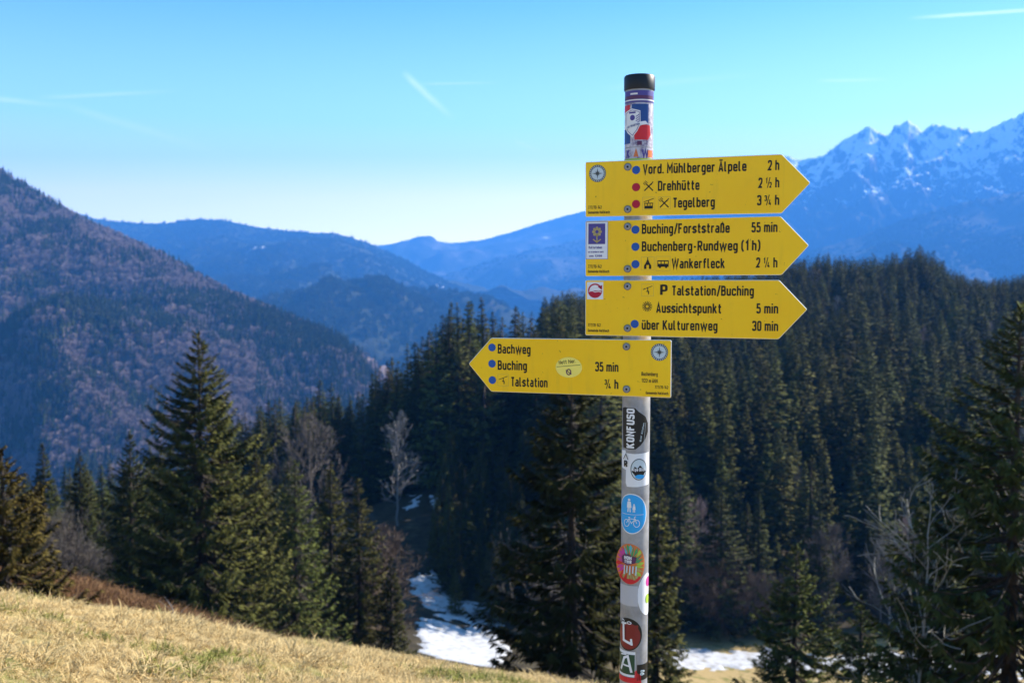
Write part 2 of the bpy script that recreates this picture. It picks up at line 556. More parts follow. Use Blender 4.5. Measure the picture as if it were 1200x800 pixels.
rock = ramp(t, n1, [(0.35, (0.025, 0.025, 0.026)), (0.7, (0.085, 0.08, 0.078))])
low = ramp(t, n2, [(0.35, (0.02, 0.03, 0.02)), (0.7, (0.05, 0.055, 0.035))])
lowf = ramp(t, M2('ADD', h, M2('MULTIPLY', M2('SUBTRACT', n1, 0.5, tree=t), 0.5, tree=t), tree=t), [(0.0, (1, 1, 1)), (0.16, (0, 0, 0))])
c = mixc(t, snowf, rock, (0.88, 0.89, 0.91))
c = mixc(t, lowf, c, low)
l.new(c, b.inputs['Base Color'])
bump(t, b, n1, 1.0, 40)
RM = ridge('mountain', [(780, 230, 8147), (860, 205, 8035), (905, 192, 8035), (925, 184, 8035), (940, 188, 8035), (955, 189, 7979), (968, 183, 7924), (985, 170, 7924), (1003, 158, 7868), (1012, 154, 7868), (1020, 151, 7868), (1030, 158, 7868), (1040, 163, 7868),
                        (1048, 152, 7868), (1056, 149, 7868), (1064, 144, 7868), (1072, 150, 7868), (1082, 156, 7868), (1092, 150, 7868), (1104, 148, 7868), (1114, 153, 7812), (1125, 151, 7812), (1140, 156, 7812), (1152, 156, 7756), (1162, 148, 7700), (1176, 140, 7700), (1190, 136, 7700), (1204, 128, 7700),
                        (1230, 118, 7700), (1262, 108, 7700), (1290, 122, 7700), (1340, 130, 7700), (1420, 170, 7700), (1500, 220, 7700)],
           2000, 1700, -200, 205, 0.0022, 640, 170, M_ROCK, 12, 0.74, ridged=True)
FH = ridge('mountain', [(820, 352, 6125), (900, 318, 6125), (960, 292, 6125), (1010, 276, 6125), (1060, 258, 6125), (1100, 246, 6125), (1140, 236, 6125), (1180, 228, 6125), (1230, 216, 6125), (1300, 205, 6125), (1420, 215, 6125)],
      2600, 1300, -320, 220, 0.0010, 260, 90, M_FR, 6, 0.85, offs=53.0)

# ------------------------------------------------------------------ air
HZ = mat('haze')
t, n, l, b = nodes(HZ)
n.remove(b)
pv = n.new('ShaderNodeVolumePrincipled')
pv.inputs['Color'].default_value = (0.085, 0.36, 1.0, 1)
pv.inputs['Density'].default_value = 1.1e-4
pv.inputs['Anisotropy'].default_value = 0.1
l.new(pv.outputs[0], n['Material Output'].inputs['Volume'])
bm = bmesh.new()
bmesh.ops.create_cube(bm, size=1)
for v in bm.verts:
    v.co = Vector((v.co.x * 28400, v.co.y * 28400, -372 + (v.co.z + 0.5) * (1720 + 372)))
me = bpy.data.meshes.new('haze'); bm.to_mesh(me); bm.free()
tag(link_mesh('haze', me, HZ), kind='stuff', label='thin blue air haze filling the valley between the mountains', cat='haze')


# ------------------------------------------------------------------ trees
def tube(path, radii, sides):
    """path (n,3), radii (n) -> verts, quads"""
    path = np.asarray(path, float)
    n_ = len(path)
    tan = np.gradient(path, axis=0)
    tan /= np.linalg.norm(tan, axis=1)[:, None] + 1e-9
    ref = np.where(np.abs(tan[:, 2:3]) > 0.9, np.array([[1.0, 0, 0]]), np.array([[0, 0, 1.0]]))
    a = np.cross(tan, ref); a /= np.linalg.norm(a, axis=1)[:, None] + 1e-9
    b_ = np.cross(tan, a)
    ang = np.linspace(0, 2 * np.pi, sides, endpoint=False)
    V = path[:, None] + (a[:, None] * np.cos(ang)[None, :, None] + b_[:, None] * np.sin(ang)[None, :, None]) * np.asarray(radii)[:, None, None]
    id_ = np.arange(n_ * sides).reshape(n_, sides)
    q_ = np.stack([id_[:-1], np.roll(id_, -1, 1)[:-1], np.roll(id_, -1, 1)[1:], id_[1:]], -1).reshape(-1, 4)
    return V.reshape(-1, 3), q_


def set_normals(me_, nrm):
    me_.polygons.foreach_set('use_smooth', np.ones(len(me_.polygons), bool))
    me_.normals_split_custom_set_from_vertices(np.asarray(nrm, float).tolist())


class Acc:
    def __init__(s):
        s.v, s.q, s.t, s.n = [], [], [], 0

    def add(s, v, q=None, t=None):
        s.v.append(np.asarray(v, float))
        if q is not None and len(q): s.q.append(np.asarray(q) + s.n)
        if t is not None and len(t): s.t.append(np.asarray(t) + s.n)
        s.n += len(v)

    def mesh(s, name, smooth=False):
        f = []
        if s.q: f.append(np.concatenate(s.q))
        if s.t: f.append(np.concatenate(s.t))
        me_ = mesh_np(name, np.concatenate(s.v), f, smooth)
        if getattr(s, 'nrm', None) is not None: set_normals(me_, s.nrm)
        return me_


def spruce_mesh(seed, H, RB, step, per, cards, cl, skirt=0.04, cw=0.30, gaps=0.12, power=0.85, sparse_side=None):
    """crown (kite shaped sprays hanging on drooping branches) and trunk of one spruce, base at the origin"""
    rg = np.random.default_rng(seed)
    acc_c, acc_t = Acc(), Acc()
    lean = rg.normal(0, 0.006, 2)
    zs = np.linspace(-0.5, H, 14)
    trp = np.c_[lean[0] * zs, lean[1] * zs, zs]
    r0 = 0.012 * H + 0.06
    v, q_ = tube(trp, r0 * np.clip(1 - zs / H, 0, 1) ** 0.9 + 0.012, 8)
    acc_t.add(v, q_)
    z = H * skirt
    cv, cn = [], []
    ph = rg.random(6) * 6.28
    while z < H * 0.985:
        f = z / H
        prof = (1 - f) ** power
        if f > 0.72: prof *= 1 - 0.30 * (f - 0.72) / 0.28
        if f < 0.22: prof *= 0.80 + 0.20 * f / 0.22
        nb = max(3, int(round(per * (0.55 + 0.6 * (1 - f)))))
        th0 = rg.random() * 6.28
        for k in range(nb):
            if rg.random() < gaps: continue
            th = th0 + k * 2 * np.pi / nb + rg.normal(0, 0.25)
            lump = 1 + 0.13 * np.sin(3 * th + ph[0] + z * 0.9) + 0.10 * np.sin(2 * th - z * 1.7 + ph[1]) + 0.08 * np.sin(z * 3.1 + ph[2])
            L = RB * prof * lump * rg.uniform(0.68, 1.12) + 0.12
            if rg.random() < 0.06: L *= 1.22
            zb = z + rg.normal(0, step * 0.35)
            up = 0.55 * (f - 0.42) + rg.normal(0, 0.10)          # top branches rise, low ones sag
            o = np.array([lean[0] * zb, lean[1] * zb, zb])
            d = np.array([np.cos(th), np.sin(th), 0.0])
            sag = -0.22 * (1 - f) - 0.04

            def bp(s_):
                return o + d * (L * s_)[:, None] + np.array([0, 0, 1.0]) * (L * (up * s_ + sag * np.sin(s_ * 2.6) + 0.18 * s_ ** 3))[:, None]
            if cards >= 30:
                pp = bp(np.linspace(0, 0.97, 5))
                v, q_ = tube(pp, np.linspace(0.012 + 0.009 * L, 0.004, 5), 3)
                acc_t.add(v, q_)
            nc = max(3, int(cards * (0.35 + 0.65 * L / RB)))
            s_ = rg.uniform(0.14, 1.0, nc) ** 0.75
            base = bp(s_)
            side = np.array([-d[1], d[0], 0.0])
            ang = rg.uniform(-1.15, 1.15, nc)
            ln = cl * rg.uniform(0.55, 1.25, nc) * (0.55 + 0.45 * (1 - s_) + 0.25 * (1 - f)) * (0.38 + 0.62 * min(1.0, (1 - f) / 0.3))
            dirv = d * np.cos(ang)[:, None] + side * np.sin(ang)[:, None]
            dirv[:, 2] += rg.uniform(-0.75, 0.12, nc) + (f > 0.75) * 0.35
            dirv /= np.linalg.norm(dirv, axis=1)[:, None]
            nrm = np.cross(dirv, rg.normal(0, 1, (nc, 3)) * 0.55 + np.array([0, 0, 1.0]))
            nrm /= np.linalg.norm(nrm, axis=1)[:, None] + 1e-9
            wv = nrm * (ln * cw * rg.uniform(0.7, 1.2, nc))[:, None]
            midp = base + dirv * (ln * 0.45)[:, None]
            tip = base + dirv * ln[:, None]
            tip[:, 2] -= 0.12 * ln
            outw = np.c_[midp[:, :2] - o[:2], np.zeros(nc)]
            outw /= np.linalg.norm(outw, axis=1)[:, None] + 1e-6
            nv = outw * 0.78 + np.array([0, 0, 0.40]) + rg.normal(0, 0.24, (nc, 3))
            nv /= np.linalg.norm(nv, axis=1)[:, None]
            flip = (np.cross(-wv, dirv) * nv).sum(1) < 0
            wv[flip] *= -1
            cn.append(np.repeat(nv, 4, 0))
            cv.append(np.stack([base, midp - wv, tip, midp + wv], 1).reshape(-1, 3))
        z += step * (0.7 + 0.5 * rg.random()) * (0.55 + 0.45 * (1 - f))
    # leader
    nc = 10
    ang = rg.uniform(0, 6.28, nc)
    base = np.c_[np.full(nc, lean[0] * H), np.full(nc, lean[1] * H), H * (0.965 + 0.03 * rg.random(nc))]
    tip = base + np.c_[np.cos(ang) * 0.12, np.sin(ang) * 0.12, rg.uniform(0.25, 0.5, nc)] * min(1.0, H / 15)
    sd = np.c_[-np.sin(ang), np.cos(ang), 0 * ang] * 0.05
    cv.append(np.stack([base, (base + tip) / 2 - sd, tip, (base + tip) / 2 + sd], 1).reshape(-1, 3))
    cn.append(np.tile([[0.0, 0.0, 1.0]], (nc * 4, 1)))
    cv = np.concatenate(cv)
    acc_c.nrm = np.concatenate(cn)
    acc_c.add(cv, np.arange(len(cv)).reshape(-1, 4))
    return acc_c, acc_t


def two_part_mesh(name, a, b_):
    v = np.concatenate(a.v + b_.v)
    qa = np.concatenate(a.q); qb = np.concatenate(b_.q) + a.n
    me_ = mesh_np(name, v, np.concatenate([qa, qb]), False, np.r_[np.zeros(len(qa)), np.ones(len(qb))])
    tv_ = np.concatenate(b_.v)
    r_ = np.c_[tv_[:, :2], np.zeros(len(tv_))]; r_ /= np.linalg.norm(r_, axis=1)[:, None] + 1e-6
    set_normals(me_, np.r_[a.nrm, r_])
    return me_


def star_spruce(seed, H, RB, layers, pts):
    """light distant spruce: ragged drooping skirts"""
    rg = np.random.default_rng(seed)
    a = Acc()
    for i in range(layers):
        f = i / layers
        r = RB * (1 - f) ** 0.8 * rg.uniform(0.85, 1.1)
        z = H * (0.05 + 0.90 * f)
        zt = z + H * (1.9 / layers)
        n_ = pts * 2
        ang = np.arange(n_) * 2 * np.pi / n_ + rg.random() * 6
        rr = np.where(np.arange(n_) % 2 == 0, r * rg.uniform(0.8, 1.15, n_), r * rg.uniform(0.35, 0.6, n_))
        zz = np.where(np.arange(n_) % 2 == 0, z - 0.18 * r, z + 0.15 * r) + rg.normal(0, 0.1, n_)
        v = np.r_[np.c_[rr * np.cos(ang), rr * np.sin(ang), zz], [[0, 0, min(zt, H)]]]
        tri = np.stack([np.arange(n_), (np.arange(n_) + 1) % n_, np.full(n_, n_)], -1)
        a.add(v, None, tri)
    return a


def spruce_clump(seed):
    rg_ = np.random.default_rng(seed)
    a = Acc()
    for i in range(7):
        b_ = star_spruce(seed * 10 + i, 22 * rg_.uniform(0.7, 1.15), 4.4, 4, 5)
        r_, th = 15 * math.sqrt(rg_.random()), rg_.random() * 6.28
        a.add(np.concatenate(b_.v) + [r_ * math.cos(th), r_ * math.sin(th), rg_.normal(0, 1.5)], None, np.concatenate(b_.t))
    return a


def bare_mesh(seed, H, spread, depth=5, r0=None, twigs=3, up=0.35, split=0.62, multi=1, sides=4, minr=0.006, leader=0, leader_w=0.22):
    rg = np.random.default_rng(seed)
    a = Acc()

    def grow(p, d, L, r, dep):
        n_ = 4
        pts_ = [p]
        dd = d.copy()
        for k in range(n_ - 1):
            dd = dd + rg.normal(0, 0.13, 3) + np.array([0, 0, up * 0.10])
            dd /= np.linalg.norm(dd)
            pts_.append(pts_[-1] + dd * L / (n_ - 1))
        v, q_ = tube(pts_, np.linspace(r, max(minr, r * 0.62), n_), sides if dep < 3 else 3)
        a.add(v, q_)
        if dep >= depth: return
        nb = twigs if dep else twigs + 3
        for k in range(nb):
            s_ = rg.uniform(0.35, 1.0) if k else 1.0
            i_ = min(n_ - 2, int(s_ * (n_ - 1)))
            fr = s_ * (n_ - 1) - i_
            pp = pts_[i_] * (1 - fr) + pts_[i_ + 1] * fr
            th = rg.random() * 6.28
            ref = np.cross(dd, [0.3, 0.2, 1.0]); ref /= np.linalg.norm(ref) + 1e-9
            per_ = ref * math.cos(th) + np.cross(dd, ref) * math.sin(th)
            sp = spread * rg.uniform(0.5, 1.2) * (0.45 if k == 0 else 1)
            nd = dd + per_ * sp + np.array([0, 0, up * 0.3])
            nd /= np.linalg.norm(nd)
            grow(pp, nd, L * split * rg.uniform(0.75, 1.15), max(minr, r * (0.62 if k else 0.7)), dep + 1)
    r0 = r0 or H * 0.012
    if leader:
        n_ = 12
        zs = np.linspace(-0.3, H * 0.97, n_)
        wob = np.cumsum(rg.normal(0, H * 0.006, (n_, 2)), 0)
        st = np.c_[wob, zs]
        v, q_ = tube(st, np.linspace(r0, minr, n_), 6)
        a.add(v, q_)
        for k in range(leader):
            f = 0.22 + 0.76 * (k + rg.random()) / leader
            i_ = min(n_ - 2, int(f * (n_ - 1))); fr = f * (n_ - 1) - i_
            th = rg.random() * 6.28
            el = 0.25 + 0.75 * f + rg.normal(0, 0.15)
            d0 = np.array([math.cos(th) * math.cos(el), math.sin(th) * math.cos(el), math.sin(el)])
            prof = math.sin(min(1.0, (f - 0.1) / 0.9) * math.pi * 0.78 + 0.45)
            grow(st[i_] * (1 - fr) + st[i_ + 1] * fr, d0, H * leader_w * max(0.25, prof), max(minr, r0 * 0.45 * (1 - f * 0.7)), 2)
        v = np.concatenate(a.v)
        return mesh_np('bare_tree', v, np.concatenate(a.q), False)
    for k in range(multi):
        d0 = np.array([rg.normal(0, 0.06 if multi == 1 else 0.4), rg.normal(0, 0.06 if multi == 1 else 0.4), 1.0])
        d0 /= np.linalg.norm(d0)
        grow(np.array([rg.normal(0, 0.05 * multi), rg.normal(0, 0.05 * multi), -0.3]), d0, H * 0.40, r0 * (1 if multi == 1 else 0.6), 0)
    v = np.concatenate(a.v)
    return mesh_np('bare_tree', v, np.concatenate(a.q), False)


def beech_puff(seed, H, W, n_=260):
    """light distant leafless tree: a loose ovoid of upright twig sprays"""
    rg = np.random.default_rng(seed)
    a = Acc()
    d = rg.normal(0, 1, (n_, 3)); d /= np.linalg.norm(d, axis=1)[:, None]
    rr = rg.uniform(0.35, 1, n_) ** 0.5
    c = d * rr[:, None] * np.array([W, W, H * 0.42]) + np.array([0, 0, H * 0.55])
    out = d * np.array([0.7, 0.7, 0.4]) + np.array([0, 0, 0.8]); out /= np.linalg.norm(out, axis=1)[:, None]
    ln = H * rg.uniform(0.08, 0.15, n_)
    sd = np.cross(out, rg.normal(0, 1, (n_, 3))); sd /= np.linalg.norm(sd, axis=1)[:, None]
    v = np.stack([c - sd * ln[:, None] * 0.22, c + sd * ln[:, None] * 0.22, c + out * ln[:, None]], 1).reshape(-1, 3)
    a.add(v, None, np.arange(n_ * 3).reshape(-1, 3))
    tv, tq = tube([[0, 0, -0.5], [0, 0, H * 0.5]], [0.25, 0.1], 4)
    a.add(tv, tq)
    return a


# --- prototypes kept out of the scene, used only by the countless far forests
def proto_coll(name, meshes, mats):
    cc = bpy.data.collections.new(name)
    for i, (me_, ms) in enumerate(zip(meshes, mats)):
        for x in ms: me_.materials.append(x)
        cc.objects.link(bpy.data.objects.new(name + '_form_' + chr(97 + i), me_))
    return cc


def scatter(name, pts, rotz, scl, pick, coll, label, cat):
    me_ = bpy.data.meshes.new(name)
    n_ = len(pts)
    me_.vertices.add(n_)
    me_.vertices.foreach_set('co', np.asarray(pts, np.float32).ravel())
    rot = np.zeros((n_, 3), np.float32)
    if np.ndim(rotz) == 2: rot[:] = rotz
    else: rot[:, 2] = rotz
    me_.attributes.new('rot', 'FLOAT_VECTOR', 'POINT').data.foreach_set('vector', rot.ravel())
    sc = np.asarray(scl, np.float32)
    if sc.ndim == 1: sc = np.repeat(sc[:, None], 3, 1)
    me_.attributes.new('scl', 'FLOAT_VECTOR', 'POINT').data.foreach_set('vector', sc.ravel())
    me_.attributes.new('pick', 'INT', 'POINT').data.foreach_set('value', np.asarray(pick, np.int32))
    ng = bpy.data.node_groups.new(name, 'GeometryNodeTree')
    ng.interface.new_socket('Geometry', in_out='INPUT', socket_type='NodeSocketGeometry')
    ng.interface.new_socket('Geometry', in_out='OUTPUT', socket_type='NodeSocketGeometry')
    N, L = ng.nodes, ng.links
    gi, go = N.new('NodeGroupInput'), N.new('NodeGroupOutput')
    ip = N.new('GeometryNodeInstanceOnPoints')
    ci = N.new('GeometryNodeCollectionInfo')
    ci.inputs['Collection'].default_value = coll
    ci.inputs['Separate Children'].default_value = True
    ci.inputs['Reset Children'].default_value = True
    L.new(gi.outputs[0], ip.inputs['Points'])
    L.new(ci.outputs[0], ip.inputs['Instance'])
    ip.inputs['Pick Instance'].default_value = True
    for nm, dt, so in (('pick', 'INT', 'Instance Index'), ('rot', 'FLOAT_VECTOR', 'Rotation'), ('scl', 'FLOAT_VECTOR', 'Scale')):
        na_ = N.new('GeometryNodeInputNamedAttribute')
        na_.data_type = dt
        na_.inputs['Name'].default_value = nm
        L.new(na_.outputs[0], ip.inputs[so])
    L.new(ip.outputs[0], go.inputs[0])
    o = bpy.data.objects.new(name, me_)
    COL.objects.link(o)
    md = o.modifiers.new('scatter', 'NODES')
    md.node_group = ng
    return tag(o, label, cat, None, 'stuff')


def on_grid(G, lo, n_, rg, tmin=0.0, tmax=1.0):
    """random points on the front of a ridge mesh grid (nx, nt, 3)"""
    nx_, nt, _ = G.shape
    i = rg.uniform(0, nx_ - 1.001, n_)
    j = lo + rg.uniform(tmin, tmax, n_) * (nt - 1.001 - lo)
    i0, j0 = i.astype(int), j.astype(int)
    fi, fj = (i - i0)[:, None], (j - j0)[:, None]
    return (G[i0, j0] * (1 - fi) * (1 - fj) + G[i0 + 1, j0] * fi * (1 - fj) + G[i0, j0 + 1] * (1 - fi) * fj + G[i0 + 1, j0 + 1] * fi * fj)


def nfield(p, sc, off):
    return np.array([mn.noise(Vector((a[0] * sc + off, a[1] * sc, a[2] * sc * 1.6))) for a in p])


rg = np.random.default_rng(5)
far_sp = proto_coll('far_spruce', [star_spruce(11 + i, 20, 3.3, 8, 6).mesh('far_spruce') for i in range(3)], [[M_NEED_DARK]] * 3)
tiny_sp = proto_coll('tiny_spruce', [spruce_clump(31 + i).mesh('tiny_spruce') for i in range(3)], [[M_NEED_DARK]] * 3)
beech = proto_coll('far_beech', [beech_puff(41 + i, 15, 4.6).mesh('far_beech') for i in range(4)], [[M_TWIG_PURPLE], [M_TWIG_PURPLE], [M_TWIG], [M_TWIG_PURPLE]])

pts = on_grid(LM[1], LM[2] - 9, 50000, rg)
f1 = nfield(pts, 0.0055, 3.0) + 0.5 * nfield(pts, 0.02, 8.0) + 0.17 * rg.normal(0, 1, len(pts))
con = f1 > 0.05 + 0.12 * rg.random(len(f1))
# conifers dominate the crest and the lower right flank
pxm, pym = pix(pts[:, 0], pts[:, 1], pts[:, 2])
con |= (pxm > 300) & (rg.random(len(pts)) < 0.5)
A_ = pts[con]; B_ = pts[~con]
B_ = B_[: 30000]
scatter('spruce_forest', A_, rg.random(len(A_)) * 6.28, rg.uniform(0.65, 1.15, len(A_)), rg.integers(0, 3, len(A_)), far_sp, 'dark conifers mixed through the purplish slope of the left mountain', 'forest')
scatter('beech_forest', B_, rg.random(len(B_)) * 6.28, rg.uniform(0.6, 1.0, len(B_)), rg.integers(0, 4, len(B_)), beech, 'leafless purplish broadleaf woods covering the left mountain', 'forest')
pts = on_grid(BR[1], BR[2], 40000, rg, 0.0, 0.95)
k = nfield(pts, 0.002, 5.0) + 0.2 * rg.normal(0, 1, len(pts)) > -0.24
pts = pts[k]
scatter('ridge_forest', pts, rg.random(len(pts)) * 6.28, rg.uniform(0.55, 0.95, len(pts)), rg.integers(0, 3, len(pts)), tiny_sp, 'blue hazy conifer forest on the long ridge beyond the valley', 'forest')

for G_, n_, lab in ((FH, 16000, 'hazy blue forest on the slope below the snowy peaks at the right'), (MR, 16000, 'faint blue forest on the far ridge at the head of the valley')):
    pts = on_grid(G_[1], G_[2], n_, rg, 0.0, 0.9)
    k = nfield(pts, 0.002, 15.0) + 0.2 * rg.normal(0, 1, len(pts)) > -0.12
    pts = pts[k]
    scatter('ridge_forest', pts, rg.random(len(pts)) * 6.28, rg.uniform(0.55, 1.0, len(pts)), rg.integers(0, 3, len(pts)), tiny_sp, lab, 'forest')

# ------------------------------------------------------------------ near and middle trees
GR_MID = 'spruces standing in the dark forest'
counts = {}


def spruce(px, py_top, d, seed, label, group=None, width=0.2, material=None, step=0.36, per=10, cards=22, cl=0.55, **kw):
    cards, cl = int(cards * 4.2), cl * 0.56
    kw.setdefault('cw', 0.13)
    kw.setdefault('power', 0.95)
    """a spruce of its own whose top is seen at (px, py_top) from d metres away"""
    top = P(px, py_top, d)
    zb = gz(top.x, top.y) - 0.15
    H = top.z - zb
    c, tr = spruce_mesh(seed, H, H * width, step, per, cards, cl, **kw)
    root = empty('spruce_tree', (top.x, top.y, zb), random.Random(seed).random() * 6)
    tag(root, label, 'spruce', group)
    link_mesh('crown', c.mesh('crown'), material or M_NEED, root)
    link_mesh('trunk', tr.mesh('trunk', True), M_BARK, root)
    print('spruce', px, 'H %.1f' % H, 'base px', [round(a) for a in pix(top.x, top.y, zb)], 'quads', c.n // 4)
    return root


spruce(231, 392, 44, 101, 'tall broad spruce rising alone above the brow left of the signs', width=0.35, cards=52, per=12, step=0.34, cl=0.62, gaps=0.08, power=0.80)
spruce(2, 528, 21, 102, 'olive lit spruce cut off by the left edge of the picture', width=0.44, material=M_NEED_OLIVE, cards=50, per=12, cl=0.34, step=0.2, gaps=0.05)
spruce(50, 520, 66, 103, 'slim dark spruce next to the olive spruce at the left edge', width=0.20, material=M_NEED_DARK, cards=24, cl=0.6)
spruce(92, 528, 70, 104, 'narrow dark spruce above the reddish bank, right of its slim twin', width=0.19, material=M_NEED_DARK, cards=24, cl=0.6)
spruce(150, 508, 56, 105, 'dark spruce close to the left flank of the tall broad spruce', width=0.29, material=M_NEED_DARK, cards=34, cl=0.6)
spruce(300, 530, 58, 106, 'slender spruce half hidden behind the right flank of the tall broad spruce', width=0.28, cards=32, cl=0.6)
spruce(343, 540, 52, 107, 'pointed green spruce behind the grassy brow, first right of the tall broad spruce', width=0.30, material=M_NEED_GREEN, cards=24, cl=0.55)
spruce(384, 545, 60, 108, 'narrow spruce between two others, middle of the row behind the brow', width=0.27, cards=32, cl=0.6)
spruce(421, 562, 58, 109, 'shorter ragged spruce beside the reddish leafless larch', width=0.28, cards=32, cl=0.55, gaps=0.15)
spruce(458, 652, 56, 110, 'small dark young spruce at the foot of the reddish leafless larch', width=0.2, material=M_NEED_DARK, cards=18, cl=0.5)
spruce(672, 418, 27, 111, 'large wide dark spruce directly behind the signpost', width=0.30, material=M_NEED_DARK, cards=34, per=10, step=0.36, cl=0.6, gaps=0.06, power=0.72)
spruce(770, 560, 40, 112, 'dark spruce showing just right of the lower pole', width=0.16, material=M_NEED, cards=20, cl=0.5)
spruce(932, 640, 36, 113, 'bushy green young spruce in front of the valley snow', width=0.40, material=M_NEED_GREEN, cards=36, cl=0.46, step=0.30, gaps=0.06)
spruce(1196, 360, 19, 114, 'tall dark spruce filling the right edge of the picture', width=0.42, material=M_NEED_DARK, cards=44, per=12, step=0.30, cl=0.48, power=0.85, gaps=0.08)
spruce(1105, 640, 24, 115, 'low dark spruce at the bottom right in front of the right edge spruce', width=0.42, material=M_NEED_DARK, cards=34, cl=0.46, step=0.28)
spruce(1010, 700, 34, 116, 'low dark spruce right of the bushy green young spruce', width=0.34, material=M_NEED_DARK, cards=20, cl=0.45, step=0.34)


def bare(px, py_top, d, seed, label, material, group=None, name='bare_tree', **kw):
    top = P(px, py_top, d)
    zb = gz(top.x, top.y) - 0.1
    H = top.z - zb
    me_ = bare_mesh(seed, H, **kw)
    zmax = max(v.co.z for v in me_.vertices)
    o = link_mesh(name, me_, material)
    o.location = (top.x, top.y, zb)
    o.scale = (H / zmax,) * 3
    o.rotation_euler.z = seed
    print('bare', px, 'H %.1f' % H, 'faces', len(me_.polygons))
    return tag(o, label, 'bare tree', group)


bare(464, 478, 140, 201, 'pale leafless tree standing out against the dark forest above the gully', M_TWIG_PALE, spread=0.7, depth=5, twigs=3, up=0.4, minr=0.022, leader=46, leader_w=0.15, split=0.6, r0=0.18)
bare(362, 482, 120, 202, 'rounded pale leafless crown among dark spruces left of the gully', M_TWIG, spread=0.8, depth=5, twigs=4, up=0.4, minr=0.022, leader=40, leader_w=0.2, split=0.6, r0=0.2)
bare(452, 610, 60, 203, 'reddish leafless larch at the left side of the snowy gully', M_TWIG_RED, spread=0.7, depth=5, twigs=4, up=0.2, split=0.55, minr=0.010, leader=60, leader_w=0.2)
bare(822, 632, 112, 204, 'broad brownish leafless shrub behind the valley snow, nearest to the pole', M_TWIG_RED, spread=0.8, depth=5, twigs=4, multi=7, up=0.4, minr=0.010)
bare(872, 650, 112, 205, 'smaller brownish leafless shrub left of the bushy green young spruce', M_TWIG_RED, spread=0.8, depth=5, twigs=4, multi=5, up=0.4, minr=0.010)
bare(972, 610, 112, 206, 'greyish leafless tree right behind the bushy green young spruce', M_TWIG, spread=0.7, depth=5, twigs=4, up=0.5, minr=0.014, leader=46, leader_w=0.18)
bare(1085, 548, 19, 207, 'lichen covered leafless tree with pale forked branches at the right', M_LICHEN, spread=0.75, depth=4, twigs=3, up=0.15, minr=0.007, r0=0.05, leader=20, leader_w=0.26, split=0.6)
bare(80, 588, 50, 208, 'small greyish leafless bush behind the reddish bank', M_TWIG, spread=0.8, depth=5, twigs=4, multi=4, up=0.4, minr=0.006)
bare(655, 590, 75, 209, 'grey leafless bush between the gully and the wide dark spruce', M_TWIG, spread=0.8, depth=5, twigs=3, multi=3, up=0.4, minr=0.014)

# --- the forest in the middle distance: individuals where they show largest, one mass behind them
mid_me = []
for i in range(7):
    H = 22.0
    c, tr = spruce_mesh(300 + i, H, H * (0.140 + 0.012 * i), 0.66, 9, 36, 0.64, skirt=0.06, cw=0.18, gaps=0.12, power=(0.95, 1.1, 0.85)[i % 3])
    mid_me.append(two_part_mesh('spruce_tree', c, tr))
    print('mid quads', len(mid_me[-1].polygons))
MIDMATS = [M_NEED, M_NEED_DARK, M_NEED_GREEN]
for i, me_ in enumerate(mid_me):
    me_.materials.append((M_NEED_DARK, M_NEED, M_NEED_DARK, M_NEED_GREEN, M_NEED_DARK, M_NEED, M_NEED_DARK)[i])
    me_.materials.append(M_BARK)
stand_low = [spruce_mesh(320 + i, 22.0, 22 * 0.150, 0.75, 8, 26, 0.74, skirt=0.06, cw=0.2, power=1.0 + 0.1 * (i % 3 - 1))[0] for i in range(5)]
hill_coll = proto_coll('hill_spruce', [a.mesh('hill_spruce') for a in stand_low], [[M_NEED_DARK], [M_NEED], [M_NEED], [M_NEED_GREEN], [M_NEED_DARK]])


def poisson(x0, x1, y0, y1, sp, rg):
    xs = np.arange(x0, x1, sp); ys = np.arange(y0, y1, sp)
    X, Y = np.meshgrid(xs, ys)
    X = X + (np.arange(len(ys)) % 2)[:, None] * sp / 2
    return X.ravel() + rg.uniform(-0.42, 0.42, X.size) * sp, Y.ravel() + rg.uniform(-0.42, 0.42, X.size) * sp


placed = 0


def plant(x, y, h, label, group, kind=None):
    global placed
    i = int(rg.integers(0, 7)) if kind is None else kind
    o = bpy.data.objects.new('spruce_tree', mid_me[i])
    COL.objects.link(o)
    s = h / 22.0
    o.location = (x, y, gz(x, y) - 0.2)
    wd = s * rg.uniform(1.0, 1.7)
    o.scale = (wd, wd, s)
    o.rotation_euler.z = rg.random() * 6.28
    placed += 1
    return tag(o, label, 'spruce', group)


# the tall dark stand left of the signs: tops follow a line that climbs to the right
def top_line(px):
    return np.interp(px, [270, 300, 330, 355, 375, 400, 430, 460, 490, 510, 535, 560, 590, 622], [485, 478, 462, 470, 440, 462, 436, 420, 392, 368, 352, 350, 356, 368])


x, y = poisson(-62, 4, 160, 215, 5.4, rg)
pp, _ = pix(x, y, ground(x, y))
k = (pp > 262) & (pp < 628)
for a, b_ in zip(x[k], y[k]):
    if placed >= 105: break
    zt = -(top_line(600 + FPX * a / b_) - 325) / FPX * b_
    h = min(34, max(10, zt - gz(a, b_)) * rg.uniform(0.82, 1.02))
    plant(a, b_, h, 'tall dark spruce in the dense stand left of the signs, above the snowy gully', 'spruces of the dense stand left of the signs')
n_stand = placed
# young spruces on the slope right of the gully
x, y = poisson(-16, 8, 108, 160, 3.6, rg)
pp, _ = pix(x, y, ground(x, y))
gl = np.interp(y, [100, 118, 150, 165], [540, 500, 502, 545])
k = (pp > gl + 8) & (pp < 680)
for a, b_ in zip(x[k], y[k]):
    plant(a, b_, rg.uniform(5.5, 11.5), 'young spruce on the slope between the snowy gully and the wide dark spruce', 'young spruces beside the snowy gully', int(rg.choice([1, 3, 5, 0])))
n_young = placed - n_stand
